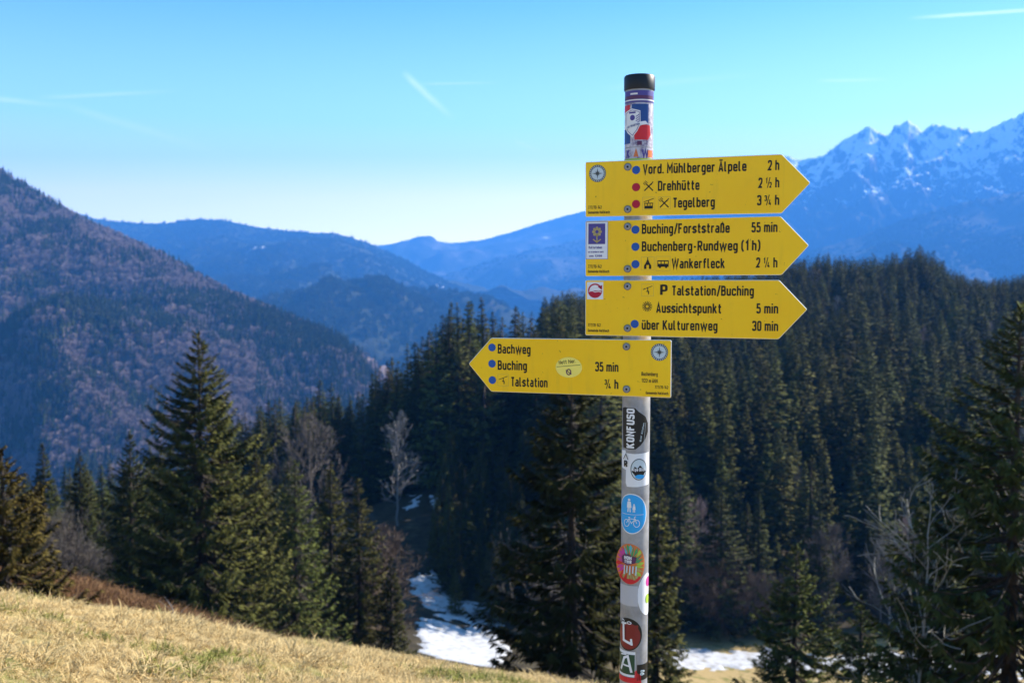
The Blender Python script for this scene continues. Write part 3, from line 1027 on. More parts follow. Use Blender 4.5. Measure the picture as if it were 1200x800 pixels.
# spruces left of the row, behind the tall broad spruce
x, y = poisson(-100, -26, 80, 165, 6.3, rg)
pp, _ = pix(x, y, ground(x, y))
k = (pp > -30) & (pp < 440)
for a, b_ in zip(x[k], y[k]):
    lim = np.interp(600 + FPX * a / b_, [-30, 20, 130, 200, 300, 440], [550, 560, 545, 520, 525, 560]) + rg.uniform(-10, 40)
    zt = -(lim - 325) / FPX * b_
    h = zt - gz(a, b_)
    if h < 5: continue
    plant(a, b_, min(h, 26), 'dark spruce in the hollow behind the row at the grassy brow', 'spruces in the hollow behind the brow')
n_hollow = placed - n_stand - n_young

# right hand hillside
x, y = poisson(0, 330, 112, 470, 5.0, rg)
z = ground(x, y)
pp, py_ = pix(x, y, z)
left_edge = np.interp(y, [112, 160, 200, 260, 300, 470], [690, 650, 640, 634, 634, 634])
k = (pp > left_edge + rg.normal(0, 4, len(x))) & (pp < 1290)
x, y, z, pp = x[k], y[k], z[k], pp[k]
hgt = rg.triangular(6, 17, 25, len(x)) * (1 - 0.18 * (y < 150))
tall = rg.random(len(x)) < 0.06
hgt = np.where(tall, hgt * 1.2, hgt)
# the skyline of the wood: (px, py) followed by the tree tops at the far rim
sk = np.interp(pp, [630, 645, 665, 690, 900, 925, 960, 1000, 1050, 1075, 1092, 1110, 1150, 1200, 1300], [352, 340, 334, 338, 312, 300, 292, 298, 290, 282, 284, 312, 326, 318, 300])
lim = -(sk - 325) / FPX * y - z
hgt = np.where(pp < 720, np.maximum(hgt, np.minimum(lim * rg.uniform(0.8, 0.97, len(x)), 30)), hgt)
hgt = np.where(y > 370, np.maximum(hgt, np.minimum(lim * rg.uniform(0.72, 1.0, len(x)), 30)), hgt)
hgt = np.minimum(hgt, np.maximum(lim * rg.uniform(0.86, 1.0, len(x)), 5))
keep = rg.random(len(x)) < 0.9
x, y, z, pp, hgt = x[keep], y[keep], z[keep], pp[keep], hgt[keep]
bare_pick = (rg.random(len(x)) < 0.035 + 0.10 * (y < 130))
order = np.argsort(y)
done = np.zeros(len(x), bool)
budget = 300 - 16 - placed
for i in order:
    if budget <= 0: break
    if bare_pick[i] or pp[i] > 1215: continue
    plant(x[i], y[i], hgt[i], 'spruce near the foot of the forested hillside right of the signs', 'spruces at the foot of the right hillside')
    done[i] = True
    budget -= 1
print('placed', placed, 'stand', n_stand, 'young', n_young, 'hollow', n_hollow, 'hill total', len(x))
rest = ~done & ~bare_pick
P3 = np.c_[x, y, z - 0.2][rest]
s = hgt[rest] / 22
scatter('hillside_forest', P3, rg.random(len(P3)) * 6.28, np.c_[np.repeat((s * rg.uniform(1.15, 2.0, len(s)))[:, None], 2, 1), s], rg.integers(0, 5, len(P3)), hill_coll,
        'dense dark spruce forest covering the hillside right of the signs', 'forest')
bm_ = [bare_mesh(400 + i, 14, 0.7, 4, twigs=4, up=0.5, minr=0.02, leader=40, leader_w=0.2) for i in range(3)]
for i, me_ in enumerate(bm_): me_.materials.append((M_TWIG_PALE, M_TWIG, M_TWIG_PURPLE)[i])
nb = 0
for i in np.nonzero(bare_pick)[0][:110]:
    if pp[i] > 1215: continue
    o = bpy.data.objects.new('bare_tree', bm_[int(rg.integers(0, 3))])
    COL.objects.link(o)
    sc = hgt[i] * 0.8 / 16
    o.location = (x[i], y[i], z[i] - 0.1); o.scale = (sc, sc, sc); o.rotation_euler.z = rg.random() * 6
    tag(o, 'leafless greyish tree scattered among the spruces of the right hillside', 'bare tree', 'leafless trees on the right hillside')
    nb += 1
print('bare on hill', nb)

# low branches and brush on the reddish bank
M_BRACK = twig_mat('dry_bracken', (0.10, 0.045, 0.02), (0.20, 0.11, 0.05))


def tuft(seed, n_, L, lay, w):
    rg_ = np.random.default_rng(seed)
    a = Acc()
    for i in range(n_):
        th = rg_.random() * 6.28
        ln = L * rg_.uniform(0.5, 1.2)
        p0 = np.r_[rg_.normal(0, L * 0.35, 2), -0.01]
        el = abs(rg_.normal(lay, 0.35))
        d = np.array([math.cos(th) * math.cos(el), math.sin(th) * math.cos(el), math.sin(el)])
        sd = np.array([-math.sin(th), math.cos(th), rg_.normal(0, 0.3)])
        p1 = p0 + d * ln * 0.55
        d2 = d + np.array([0, 0, -0.55]); d2 /= np.linalg.norm(d2)
        p2 = p1 + d2 * ln * 0.45
        p2[2] = max(p2[2], 0.004)
        v = [p0 - sd * w, p0 + sd * w, p1 + sd * w * 0.8, p1 - sd * w * 0.8, p2]
        a.add(v, [[0, 1, 2, 3]], [[3, 2, 4]])
    return a.mesh('tuft')


M_STRAW = twig_mat('dry_straw', (0.34, 0.22, 0.08), (0.66, 0.49, 0.235))
M_GRASS = twig_mat('green_grass', (0.12, 0.13, 0.022), (0.28, 0.27, 0.07))
straw_coll = proto_coll('straw_tuft', [tuft(500 + i, 60, 0.085, 0.25 + 0.12 * (i % 3), 0.0017) for i in range(5)], [[M_STRAW]] * 5)
green_coll = proto_coll('green_tuft', [tuft(520 + i, 30, 0.085, 0.6, 0.0022) for i in range(3)], [[M_GRASS]] * 3)
brack_coll = proto_coll('bracken_tuft', [tuft(540 + i, 60, 0.5, 0.5, 0.012) for i in range(3)], [[M_BRACK]] * 3)


def meadow_points(n_, x0, x1, y0, y1):
    x_ = rg.uniform(x0, x1, n_); y_ = rg.uniform(y0, y1, n_)
    k_ = (np.abs(x_ - 0.3) < 0.62 * y_ + 2.0) & (np.hypot(x_ - 0.3, y_ - 2.4) > 0.05)
    x_, y_ = x_[k_], y_[k_]
    return np.c_[x_, y_, ground(x_, y_) + 0.004]


mp = meadow_points(34000, -10, 6, 1.8, 13.5)
gm = nfield(mp * [1, 1, 0], 0.62, 4.4) + 0.5 * nfield(mp * [1, 1, 0], 2.1, 1.4) + rg.normal(0, 0.10, len(mp))
rot = np.c_[rg.normal(0, 0.12, len(mp)), rg.normal(0, 0.12, len(mp)), rg.random(len(mp)) * 6.28]
gsel = gm > 0.36
dry = ~gsel | (rg.random(len(mp)) < 0.35)
scl = rg.uniform(0.55, 1.2, len(mp)) * (1 + 0.5 * (nfield(mp * [1, 1, 0], 1.3, 9.0) > 0.25))
scatter('dry_grass', mp[dry], rot[dry], scl[dry], rg.integers(0, 5, dry.sum()), straw_coll, 'matted straw coloured winter grass on the sunlit meadow', 'grass')
scatter('green_grass', mp[gsel], rot[gsel], scl[gsel], rg.integers(0, 3, gsel.sum()), green_coll, 'patches of fresh green grass showing through the straw', 'grass')
bx0 = rg.normal(-11.2, 3.2, 1500); by0 = rg.normal(26.5, 2.6, 1500)
k = by0 > 21
bp_ = np.c_[bx0, by0, ground(bx0, by0)][k]
scatter('dry_bracken', bp_, rg.random(len(bp_)) * 6.28, rg.uniform(0.5, 1.0, len(bp_)), rg.integers(0, 3, len(bp_)), brack_coll, 'reddish brown dead bracken on the shaded bank at the left', 'undergrowth')


def stalks(px, py, d, seed, label):
    r_ = random.Random(seed)
    p = P(px, py, d)
    zb = gz(p.x, p.y)
    a = Acc()
    for i in range(5):
        dx, dy = r_.uniform(-0.12, 0.16), r_.uniform(-0.06, 0.06)
        Hh = r_.uniform(0.12, 0.24)
        v, q_ = tube([[dx * 0.3, dy * 0.3, -0.02], [dx * 0.6, dy * 0.6, Hh * 0.6], [dx * 1.5, dy, Hh]], [0.003, 0.0025, 0.0015], 4)
        a.add(v, q_)
    o = link_mesh('dry_weed', a.mesh('dry_weed'), M_TWIG_PALE)
    o.location = (p.x, p.y, zb)
    tag(o, label, 'weed')


stalks(207, 722, 8.6, 1, 'pale dry weed stalks leaning on the brow below the tall broad spruce')
stalks(664, 792, 7.2, 2, 'dry weed stalks at the bottom edge left of the pole')

# ------------------------------------------------------------------ lettering (own stroke alphabet, after road sign lettering)
b0, x0_, c0, W_ = .07, .66, .93, .34
BOWL = ([(0, b0), (W_, b0), (W_, x0_), (0, x0_)], True)


def UML(y0, y1, a, c_): return [([(a, y0), (a, y1)], False), ([(c_, y0), (c_, y1)], False)]


_u = [([(0, .73), (0, b0), (W_, b0), (W_, .73)], False), ([(W_, .73), (W_, 0)], False)]
_A = [([(0, 0, 0), (.21, .97, 0), (.42, 0, 0)], False), ([(.07, .26), (.35, .26)], False)]
GL = {
    'a': [([(.02, x0_), (W_, x0_), (W_, 0)], False), ([(W_, .40), (0, .40), (0, b0), (W_, b0)], False)],
    'b': [([(0, 1), (0, 0)], False), BOWL], 'c': [([(W_, .48), (W_, x0_), (0, x0_), (0, b0), (W_, b0), (W_, .24)], False)],
    'd': [([(W_, 1), (W_, 0)], False), BOWL], 'e': [([(W_, .20), (W_, b0), (0, b0), (0, x0_), (W_, x0_), (W_, .36, 0), (0, .36)], False)],
    'f': [([(.1, 0), (.1, c0), (.32, c0)], False), ([(-.04, x0_), (.3, x0_)], False)],
    'g': [BOWL, ([(W_, .73), (W_, -.2), (.02, -.2)], False)], 'h': [([(0, 0), (0, 1)], False), ([(0, x0_, 0), (W_, x0_), (W_, 0)], False)],
    'i': [([(0, 0), (0, .73)], False), ([(0, .86), (0, 1.0)], False)], 'k': [([(0, 0), (0, 1)], False), ([(.33, .73), (.02, .3)], False), ([(.13, .42), (.37, 0)], False)],
    'l': [([(0, 1), (0, b0), (.17, b0)], False)], 'm': [([(0, 0), (0, .73)], False), ([(0, x0_, 0), (.29, x0_), (.29, 0)], False), ([(.29, x0_, 0), (.58, x0_), (.58, 0)], False)],
    'n': [([(0, 0), (0, .73)], False), ([(0, x0_, 0), (W_, x0_), (W_, 0)], False)], 'o': [BOWL], 'p': [([(0, .73), (0, -.26)], False), BOWL],
    'r': [([(0, 0), (0, .73)], False), ([(0, .45), (0, x0_), (.26, x0_)], False)],
    's': [([(.32, .54), (.32, x0_), (0, x0_), (0, .37), (.32, .37), (.32, b0), (0, b0), (0, .2)], False)],
    't': [([(.1, .95), (.1, b0), (.3, b0)], False), ([(-.04, x0_), (.3, x0_)], False)], 'u': _u, 'ü': _u + UML(.86, 1.0, .06, .28),
    'w': [([(0, .73, 0), (.17, .04, 0), (.35, .69, 0), (.53, .04, 0), (.70, .73, 0)], False)],
    'ß': [([(0, 0), (0, c0), (.3, c0), (.3, .54, 0), (W_, .54), (W_, b0), (.13, b0)], False)],
    'y': [([(0, .73), (.17, .05)], False), ([(W_, .73), (.08, -.26)], False)],
    'A': _A, 'Ä': _A + UML(1.1, 1.23, .10, .32), 'B': [([(0, b0, 0), (.38, b0), (.38, .51), (0, .51, 0)], True), ([(0, .51, 0), (.36, .51), (.36, c0), (0, c0, 0)], True)],
    'D': [([(0, b0, 0), (.38, b0), (.38, c0), (0, c0, 0)], True)], 'F': [([(0, 0), (0, c0, 0), (.36, c0)], False), ([(0, .52), (.3, .52)], False)],
    'G': [([(.38, .7), (.38, c0), (0, c0), (0, b0), (.38, b0), (.38, .48, 0), (.2, .48)], False)], 'H': [([(0, 0), (0, 1)], False), ([(.4, 0), (.4, 1)], False), ([(0, .5), (.4, .5)], False)],
    'I': [([(0, 0), (0, 1)], False)], 'E': [([(.34, c0), (0, c0, 0), (0, b0, 0), (.35, b0)], False), ([(0, .5), (.3, .5)], False)], 'C': [([(.38, .7), (.38, c0), (0, c0), (0, b0), (.38, b0), (.38, .3)], False)],
    'K': [([(0, 0), (0, 1)], False), ([(.4, 1), (.02, .4)], False), ([(.13, .55), (.43, 0)], False)], 'L': [([(0, 1), (0, b0, 0), (.36, b0)], False)],
    'M': [([(0, 0, 0), (0, .94, 0), (.26, .36, 0), (.52, .94, 0), (.52, 0, 0)], False)], 'N': [([(0, 0, 0), (0, .94, 0), (.4, .06, 0), (.4, 1, 0)], False)],
    'O': [([(0, b0), (.38, b0), (.38, c0), (0, c0)], True)], '0': [([(0, b0), (W_, b0), (W_, c0), (0, c0)], True)],
    'P': [([(0, 0), (0, 1)], False), ([(0, c0, 0), (.38, c0), (.38, .42), (0, .42, 0)], False)],
    'R': [([(0, 0), (0, 1)], False), ([(0, c0, 0), (.38, c0), (.38, .47), (0, .47, 0)], False), ([(.2, .47), (.4, 0)], False)],
    'S': [([(.36, .75), (.36, c0), (0, c0), (0, .51), (.36, .51), (.36, b0), (0, b0), (0, .25)], False)],
    'T': [([(0, c0), (.42, c0)], False), ([(.21, c0), (.21, 0)], False)], 'U': [([(0, 1), (0, b0), (.38, b0), (.38, 1)], False)],
    'V': [([(0, 1, 0), (.21, .03, 0), (.42, 1, 0)], False)], 'W': [([(0, 1, 0), (.18, .04, 0), (.37, .95, 0), (.56, .04, 0), (.74, 1, 0)], False)],
    'Ü': [([(0, 1), (0, b0), (.38, b0), (.38, 1)], False)] + UML(1.1, 1.23, .08, .3),
    '1': [([(.02, .74), (.2, .95, 0), (.2, 0)], False)], '2': [([(0, .72), (0, c0), (W_, c0), (W_, .55), (0, b0, 0), (.37, b0)], False)],
    '3': [([(0, .76), (0, c0), (W_, c0), (W_, .52), (.12, .52)], False), ([(.12, .52), (W_, .52), (W_, b0), (0, b0), (0, .24)], False)],
    '4': [([(.28, 0), (.28, .46)], False), ([(.16, 1, 0), (0, .24, 0), (.4, .24, 0)], False)], '5': [([(W_, c0), (.03, c0, 0), (.01, .57, 0), (W_, .57), (W_, b0), (0, b0), (0, .22)], False)],
    '7': [([(0, c0), (W_, c0, 0), (.12, 0)], False)], '/': [([(0, -.08), (.3, 1.05)], False)], '-': [([(0, .4), (.24, .4)], False)],
    '.': [([(0, 0), (0, .15)], False)], '(': [([(.16, 1.05), (0, .8), (0, .15), (.16, -.12)], False)], ')': [([(0, 1.05), (.16, .8), (.16, .15), (0, -.12)], False)],
}


def fillet(pts, closed, rdef):
    n_ = len(pts)
    out = []
    for i, p in enumerate(pts):
        r = p[2] if len(p) > 2 else rdef
        p = np.array(p[:2], float)
        if (not closed and i in (0, n_ - 1)) or r <= 0:
            out.append(p); continue
        a = np.array(pts[i - 1][:2], float) - p
        c_ = np.array(pts[(i + 1) % n_][:2], float) - p
        la, lc = np.linalg.norm(a), np.linalg.norm(c_)
        rr = min(r, la * 0.5, lc * 0.5)
        A1, C1 = p + a / la * rr, p + c_ / lc * rr
        for k in range(5):
            s_ = k / 4
            out.append(A1 * (1 - s_) ** 2 + 2 * p * s_ * (1 - s_) + C1 * s_ * s_)
    return np.array(out)


def ribbon(pl, closed, w):
    n_ = len(pl)
    d = np.diff(np.vstack([pl, pl[:1]]) if closed else pl, axis=0)
    d /= np.linalg.norm(d, axis=1)[:, None] + 1e-12
    L, Rr = [], []
    for i in range(n_):
        if closed: d0, d1 = d[i - 1], d[i]
        else: d0, d1 = d[max(i - 1, 0)], d[min(i, n_ - 2)]
        nn = np.array([-(d0 + d1)[1], (d0 + d1)[0]])
        ln = np.linalg.norm(nn)
        nn = nn / ln if ln > 1e-6 else np.array([-d0[1], d0[0]])
        k = max(0.35, nn @ np.array([-d0[1], d0[0]]))
        L.append(pl[i] + nn * w / 2 / k); Rr.append(pl[i] - nn * w / 2 / k)
    quads = []
    m_ = n_ if closed else n_ - 1
    for i in range(m_):
        j = (i + 1) % n_
        quads.append([L[i], Rr[i], Rr[j], L[j]])
    return quads


def text_polys(s, stroke=0.185):
    """list of 2D quads for a line of lettering, cap height 1; returns quads, width"""
    xx, out, wmax = 0.0, [], 0.0
    for ch in s:
        if ch == ' ':
            xx += 0.30; continue
        sub = {'½': '12', '¼': '14', '¾': '34'}.get(ch)
        if sub:
            for k, (dg, ox, oy) in enumerate(((sub[0], 0, .42), (sub[1], .50, 0))):
                for pts_, cl_ in GL[dg]:
                    f_ = fillet(pts_, cl_, .15) * 0.54 + [xx + ox + .03, oy]
                    out += ribbon(f_, cl_, stroke * 0.62)
            out += ribbon(np.array([[xx + .22, -.02], [xx + .54, 1.02]]), False, stroke * 0.55)
            xx += 0.92; wmax = xx - .1
            continue
        mx = 0
        for pts_, cl_ in GL[ch]:
            f_ = fillet(pts_, cl_, .15)
            mx = max(mx, f_[:, 0].max())
            out += ribbon(f_ + [xx + stroke / 2, 0], cl_, stroke)
        wmax = xx + mx + stroke
        xx += mx + stroke + (.085 if ch not in 'frtT/' else .05)
    return out, wmax


class Flat:
    """flat shapes in sheet coordinates (metres), laid on a sign or wrapped on the pole"""
    def __init__(s): s.p = []

    def poly(s, pts): s.p.append([np.array(a, float) for a in pts]); return s

    def ell(s, cx, cy, rx, ry=None, n_=36, a0=0, a1=2 * math.pi):
        ry = rx if ry is None else ry
        pts_ = [(cx + rx * math.cos(a0 + (a1 - a0) * i / n_), cy + ry * math.sin(a0 + (a1 - a0) * i / n_)) for i in range(n_ + (0 if abs(a1 - a0) > 6.28 else 1))]
        return s.poly(pts_)

    def ring(s, cx, cy, rx, ry, w, n_=40, a0=0, a1=2 * math.pi):
        cl_ = abs(a1 - a0) > 6.28
        pl = np.array([(cx + rx * math.cos(a0 + (a1 - a0) * i / n_), cy + ry * math.sin(a0 + (a1 - a0) * i / n_)) for i in range(n_ + (0 if cl_ else 1))])
        s.p += ribbon(pl, cl_, w); return s

    def line(s, pts_, w, closed=False):
        s.p += ribbon(np.array(pts_, float), closed, w); return s

    def rect(s, xa, ya, xb, yb): return s.poly([(xa, ya), (xb, ya), (xb, yb), (xa, yb)])

    def text(s, st, x, y, width, cap, rot=0.0, stroke=0.185, slant=0.0):
        qd, w = text_polys(st, stroke)
        c_, s_ = math.cos(rot), math.sin(rot)
        for q_ in qd:
            r_ = []
            for p in q_:
                a, b_ = (p[0] + slant * p[1]) * width / w, p[1] * cap
                r_.append((x + a * c_ - b_ * s_, y + a * s_ + b_ * c_))
            s.p.append(r_)
        return s

    def build(s, name, fmap, material, parent, off, cut=None, label=None):
        bm_ = bmesh.new()
        for p in s.p:
            vs = [bm_.verts.new((a[0], a[1], 0)) for a in p]
            try: bm_.faces.new(vs)
            except ValueError: pass
        if cut:
            xs_ = [v.co.x for v in bm_.verts]
            k = math.floor(min(xs_) / cut) * cut
            while k < max(xs_):
                bmesh.ops.bisect_plane(bm_, geom=bm_.verts[:] + bm_.edges[:] + bm_.faces[:], plane_co=(k, 0, 0), plane_no=(1, 0, 0), dist=1e-7)
                k += cut
        for v in bm_.verts: v.co = fmap(v.co.x, v.co.y, off)
        bm_.normal_update()
        me_ = bpy.data.meshes.new(name)
        bm_.to_mesh(me_); bm_.free()
        o = link_mesh(name, me_, material, parent)
        if label: o['label'] = label
        return o


# ------------------------------------------------------------------ the signpost
YAW = R(17)
PR = 0.0336
pole_c = P(746.5, 400, 2.40)
LEAN = 0.0022                                           # the pole leans a touch to the right towards its top
E_ = Vector((math.cos(YAW), -math.sin(YAW), 0))
N_ = Vector((-math.sin(YAW), -math.cos(YAW), 0))
U_ = Vector((LEAN, 0, 1))
base_z = gz(pole_c.x, pole_c.y)
post = empty('signpost', (pole_c.x, pole_c.y, base_z))
tag(post, 'sticker covered steel signpost carrying four yellow arrow signs on the meadow', 'signpost')
O_ = Vector((pole_c.x, pole_c.y, base_z))
Z0 = -base_z                                            # local height of eye level


def loc(p): return p - O_


M_STEEL = mat('galvanised_steel', (0.24, 0.25, 0.28), 0.34, 0.25, 0.5)
t, n, l, b = nodes(M_STEEL)
tc = n.new('ShaderNodeTexCoord')
nn_ = noise_node(t, tc.outputs['Object'], 28, 6, 0.7)
l.new(ramp(t, nn_, [(0.3, (0.21, 0.215, 0.235)), (0.7, (0.36, 0.365, 0.39))]), b.inputs['Base Color'])
l.new(M2('ADD', M2('MULTIPLY', nn_, 0.35, tree=t), 0.28, tree=t), b.inputs['Roughness'])
M_BLACKP = mat('black_plastic', (0.012, 0.013, 0.018), 0.45)
M_BLACK = mat('black_print', (0.012, 0.011, 0.010), 0.5)
M_YEL = mat('yellow_enamel', (0.86, 0.56, 0.014), 0.38, 0, 0.28)
t, n, l, b = nodes(M_YEL)
tc = n.new('ShaderNodeTexCoord')
ysm = ramp(t, noise_node(t, tc.outputs['Object'], 5, 5, 0.6), [(0.3, (0.93, 0.53, 0.006)), (0.7, (0.97, 0.60, 0.010))])
spk = ramp(t, noise_node(t, tc.outputs['Object'], 85, 2, 0.5), [(0.72, (0, 0, 0)), (0.775, (1, 1, 1))])
mp_ = n.new('ShaderNodeMapping'); mp_.inputs['Scale'].default_value = (60, 60, 3)
l.new(tc.outputs['Object'], mp_.inputs['Vector'])
run = ramp(t, noise_node(t, mp_.outputs[0], 1.0, 4, 0.6), [(0.50, (0, 0, 0)), (0.80, (1, 1, 1))])
grime = ramp(t, noise_node(t, tc.outputs['Object'], 7, 6, 0.7), [(0.45, (0, 0, 0)), (0.75, (1, 1, 1))])
ysm = mixc(t, M2('MULTIPLY', M2('MULTIPLY', run, grime, tree=t), 0.8, tree=t), ysm, (0.50, 0.33, 0.04))
l.new(mixc(t, spk, ysm, (0.36, 0.22, 0.02)), b.inputs['Base Color'])
l.new(M2('ADD', M2('MULTIPLY', noise_node(t, tc.outputs['Object'], 12, 5), 0.25, tree=t), 0.27, tree=t), b.inputs['Roughness'])
M_EDGE = mat('bare_aluminium_edge', (0.80, 0.78, 0.70), 0.4, 0.3)
M_BLUE = mat('blue_print', (0.012, 0.085, 0.36), 0.45)
M_RED = mat('red_print', (0.42, 0.008, 0.035), 0.45)
M_WHITE = mat('white_print', (0.74, 0.74, 0.76), 0.5)
M_GREY = mat('grey_print', (0.10, 0.115, 0.125), 0.5)
M_PALE = mat('pale_blue_print', (0.52, 0.60, 0.64), 0.5)
M_VIOLET = mat('violet_print', (0.075, 0.06, 0.26), 0.5)
M_OCHRE = mat('ochre_print', (0.42, 0.33, 0.12), 0.5)
M_LEMON = mat('lemon_paper', (0.92, 0.76, 0.15), 0.5)
M_SKYB = mat('sky_blue_film', (0.02, 0.34, 0.74), 0.35)
M_CRIM = mat('crimson_film', (0.58, 0.02, 0.03), 0.4)
M_NAVY = mat('navy_film', (0.018, 0.065, 0.24), 0.4)
M_ORANGE = mat('orange_film', (0.62, 0.17, 0.05), 0.4)
M_LIME = mat('lime_film', (0.36, 0.52, 0.06), 0.4)
M_GREEN = mat('green_film', (0.07, 0.30, 0.12), 0.4)
M_TEAL = mat('teal_film', (0.10, 0.42, 0.46), 0.4)
M_MAG = mat('magenta_film', (0.52, 0.05, 0.28), 0.4)
M_PLUM = mat('plum_film', (0.10, 0.03, 0.09), 0.4)
M_MAROON = mat('maroon_film', (0.20, 0.02, 0.02), 0.4)
M_DKGREEN = mat('dark_green_film', (0.02, 0.065, 0.035), 0.4)
M_RESID = mat('worn_paper', (0.46, 0.45, 0.47), 0.8)
M_PINKW = mat('washed_white_paper', (0.70, 0.66, 0.68), 0.6)


M_BLEACH = mat('weathered_sticker', (0.5, 0.48, 0.55), 0.6)
t, n, l, b = nodes(M_BLEACH)
tc = n.new('ShaderNodeTexCoord')
l.new(ramp(t, noise_node(t, tc.outputs['Object'], 55, 5, 0.7), [(0.38, (0.16, 0.13, 0.24)), (0.52, (0.46, 0.44, 0.52)), (0.7, (0.62, 0.60, 0.66))]), b.inputs['Base Color'])


def ax(z): return Vector((0, 0, 0)) + Vector((LEAN * (z - Z0), 0, z))


def tube_obj(name, zr, material, parent, sides=48, cap=True, smooth_deg=40):
    bm_ = bmesh.new()
    rings = []
    for z_, r_ in zr:
        c_ = ax(z_)
        rings.append([bm_.verts.new((c_.x + r_ * math.cos(2 * math.pi * i / sides), c_.y + r_ * math.sin(2 * math.pi * i / sides), z_)) for i in range(sides)])
    for a, b_ in zip(rings, rings[1:]):
        for i in range(sides):
            f_ = bm_.faces.new((a[i], a[(i + 1) % sides], b_[(i + 1) % sides], b_[i])); f_.smooth = True
    if cap: bm_.faces.new(rings[-1]); bm_.faces.new(rings[0][::-1])
    me_ = bpy.data.meshes.new(name); bm_.to_mesh(me_); bm_.free()
    o = link_mesh(name, me_, material, parent)
    md = o.modifiers.new('edges', 'EDGE_SPLIT'); md.split_angle = R(smooth_deg)
    return o


def zof(py): return P(746.5, py, 2.37).z + Z0            # photo row -> local height on the pole


z_top = zof(103)
tube_obj('pole', [(-0.3, PR), (z_top, PR)], M_STEEL, post)
zc = zof(86)
tube_obj('cap', [(z_top - 0.002, PR + 0.0022), (z_top + 0.001, PR + 0.003), (zc - 0.004, PR + 0.003), (zc - 0.001, PR + 0.001), (zc, PR - 0.006)], M_BLACKP, post)

plane_p = Vector((pole_c.x, pole_c.y, 0)) + N_ * (PR + 0.0045)


def on_plane(px, py):
    r_ = ray(px, py)
    p = r_ * (plane_p.dot(N_) / r_.dot(N_))
    return (p - plane_p).dot(E_), p.z + Z0


def sign_map(off0):
    def f(x_, z_, off):
        p = plane_p + E_ * x_ + N_ * (off0 + off)
        return Vector((p.x - O_.x + LEAN * (z_ - Z0), p.y - O_.y, z_))
    return f


FM = sign_map(0.0)
TH = 0.003
mm = 0.485 * 0 + 2.38 / FPX                              # one photo pixel in metres on the signs


def rounded(pts, r, k=4):
    return fillet([(*p, r) for p in pts], True, r)


def arrow(corners, label):
    pts = [on_plane(*c_) for c_ in corners]
    pts = rounded(pts, 0.004)
    bm_ = bmesh.new()
    ctr = pts.mean(0)
    dn = np.roll(pts, -1, 0) - np.roll(pts, 1, 0)
    nn = np.stack([dn[:, 1], -dn[:, 0]], 1); nn /= np.linalg.norm(nn, axis=1)[:, None]
    if ((pts - ctr) * nn).sum() > 0: nn = -nn
    fr = [bm_.verts.new(FM(p[0], p[1], 0)) for p in pts + nn * 0.0011]
    md_ = [bm_.verts.new(FM(p[0], p[1], -0.0011)) for p in pts]
    bk = [bm_.verts.new(FM(p[0], p[1], -TH)) for p in pts]
    f0 = bm_.faces.new(fr); f1 = bm_.faces.new(bk[::-1])
    n_ = len(pts)
    for i in range(n_):
        f_ = bm_.faces.new((fr[i], md_[i], md_[(i + 1) % n_], fr[(i + 1) % n_])); f_.material_index = 1
        f_ = bm_.faces.new((md_[i], bk[i], bk[(i + 1) % n_], md_[(i + 1) % n_])); f_.material_index = 1
    bmesh.ops.recalc_face_normals(bm_, faces=bm_.faces[:])
    me_ = bpy.data.meshes.new('arrow_sign'); bm_.to_mesh(me_); bm_.free()
    o = link_mesh('arrow_sign', me_, [M_YEL, M_EDGE], post)
    o['label'] = label
    return o


def put(sign, texts, dots, bolts, smalls):
    for st, xa, xb, yb, cap in texts:
        X, Z = on_plane(xa, yb); X2, _ = on_plane(xb, yb)
        Flat().text(st, X, Z, X2 - X, cap * mm).build('lettering', FM, M_BLACK, sign, 0.0004)
    for st, xa, xb, yb, cap in smalls:
        X, Z = on_plane(xa, yb); X2, _ = on_plane(xb, yb)
        Flat().text(st, X, Z, X2 - X, cap * mm, stroke=0.17).build('small_print', FM, M_BLACK, sign, 0.0004)
    for px, py, mt in dots:
        X, Z = on_plane(px, py)
        Flat().ell(X, Z, 4.75 * mm).build('route_dot', FM, mt, sign, 0.0004)
    for px, py in bolts:
        X, Z = on_plane(px, py)
        bm_ = bmesh.new()
        prof = [(4.4, 0.0), (4.4, 0.0012), (4.0, 0.0020), (2.9, 0.0022), (2.7, 0.0042), (2.2, 0.0050), (1.5, 0.0050), (1.4, 0.0030)]
        rings = [[bm_.verts.new(FM(X + r_ * mm * math.cos(k * math.pi / 10), Z + r_ * mm * math.sin(k * math.pi / 10), h_)) for k in range(20)] for r_, h_ in prof]
        for a, b_ in zip(rings, rings[1:]):
            for k in range(20): bm_.faces.new((a[k], a[(k + 1) % 20], b_[(k + 1) % 20], b_[k]))
        bm_.faces.new(rings[-1])
        bmesh.ops.recalc_face_normals(bm_, faces=bm_.faces[:])
        me_ = bpy.data.meshes.new('bolt'); bm_.to_mesh(me_); bm_.free()
        bo = link_mesh('bolt', me_, M_STEEL, sign)
        Flat().ell(X, Z, 1.35 * mm, n_=6).build('bolt_socket', FM, M_BLACK, bo, 0.0034)
        Flat().ring(X, Z, 4.0 * mm, 4.0 * mm, 0.7 * mm, 20).build('bolt_washer', FM, M_GREY, bo, 0.0024)


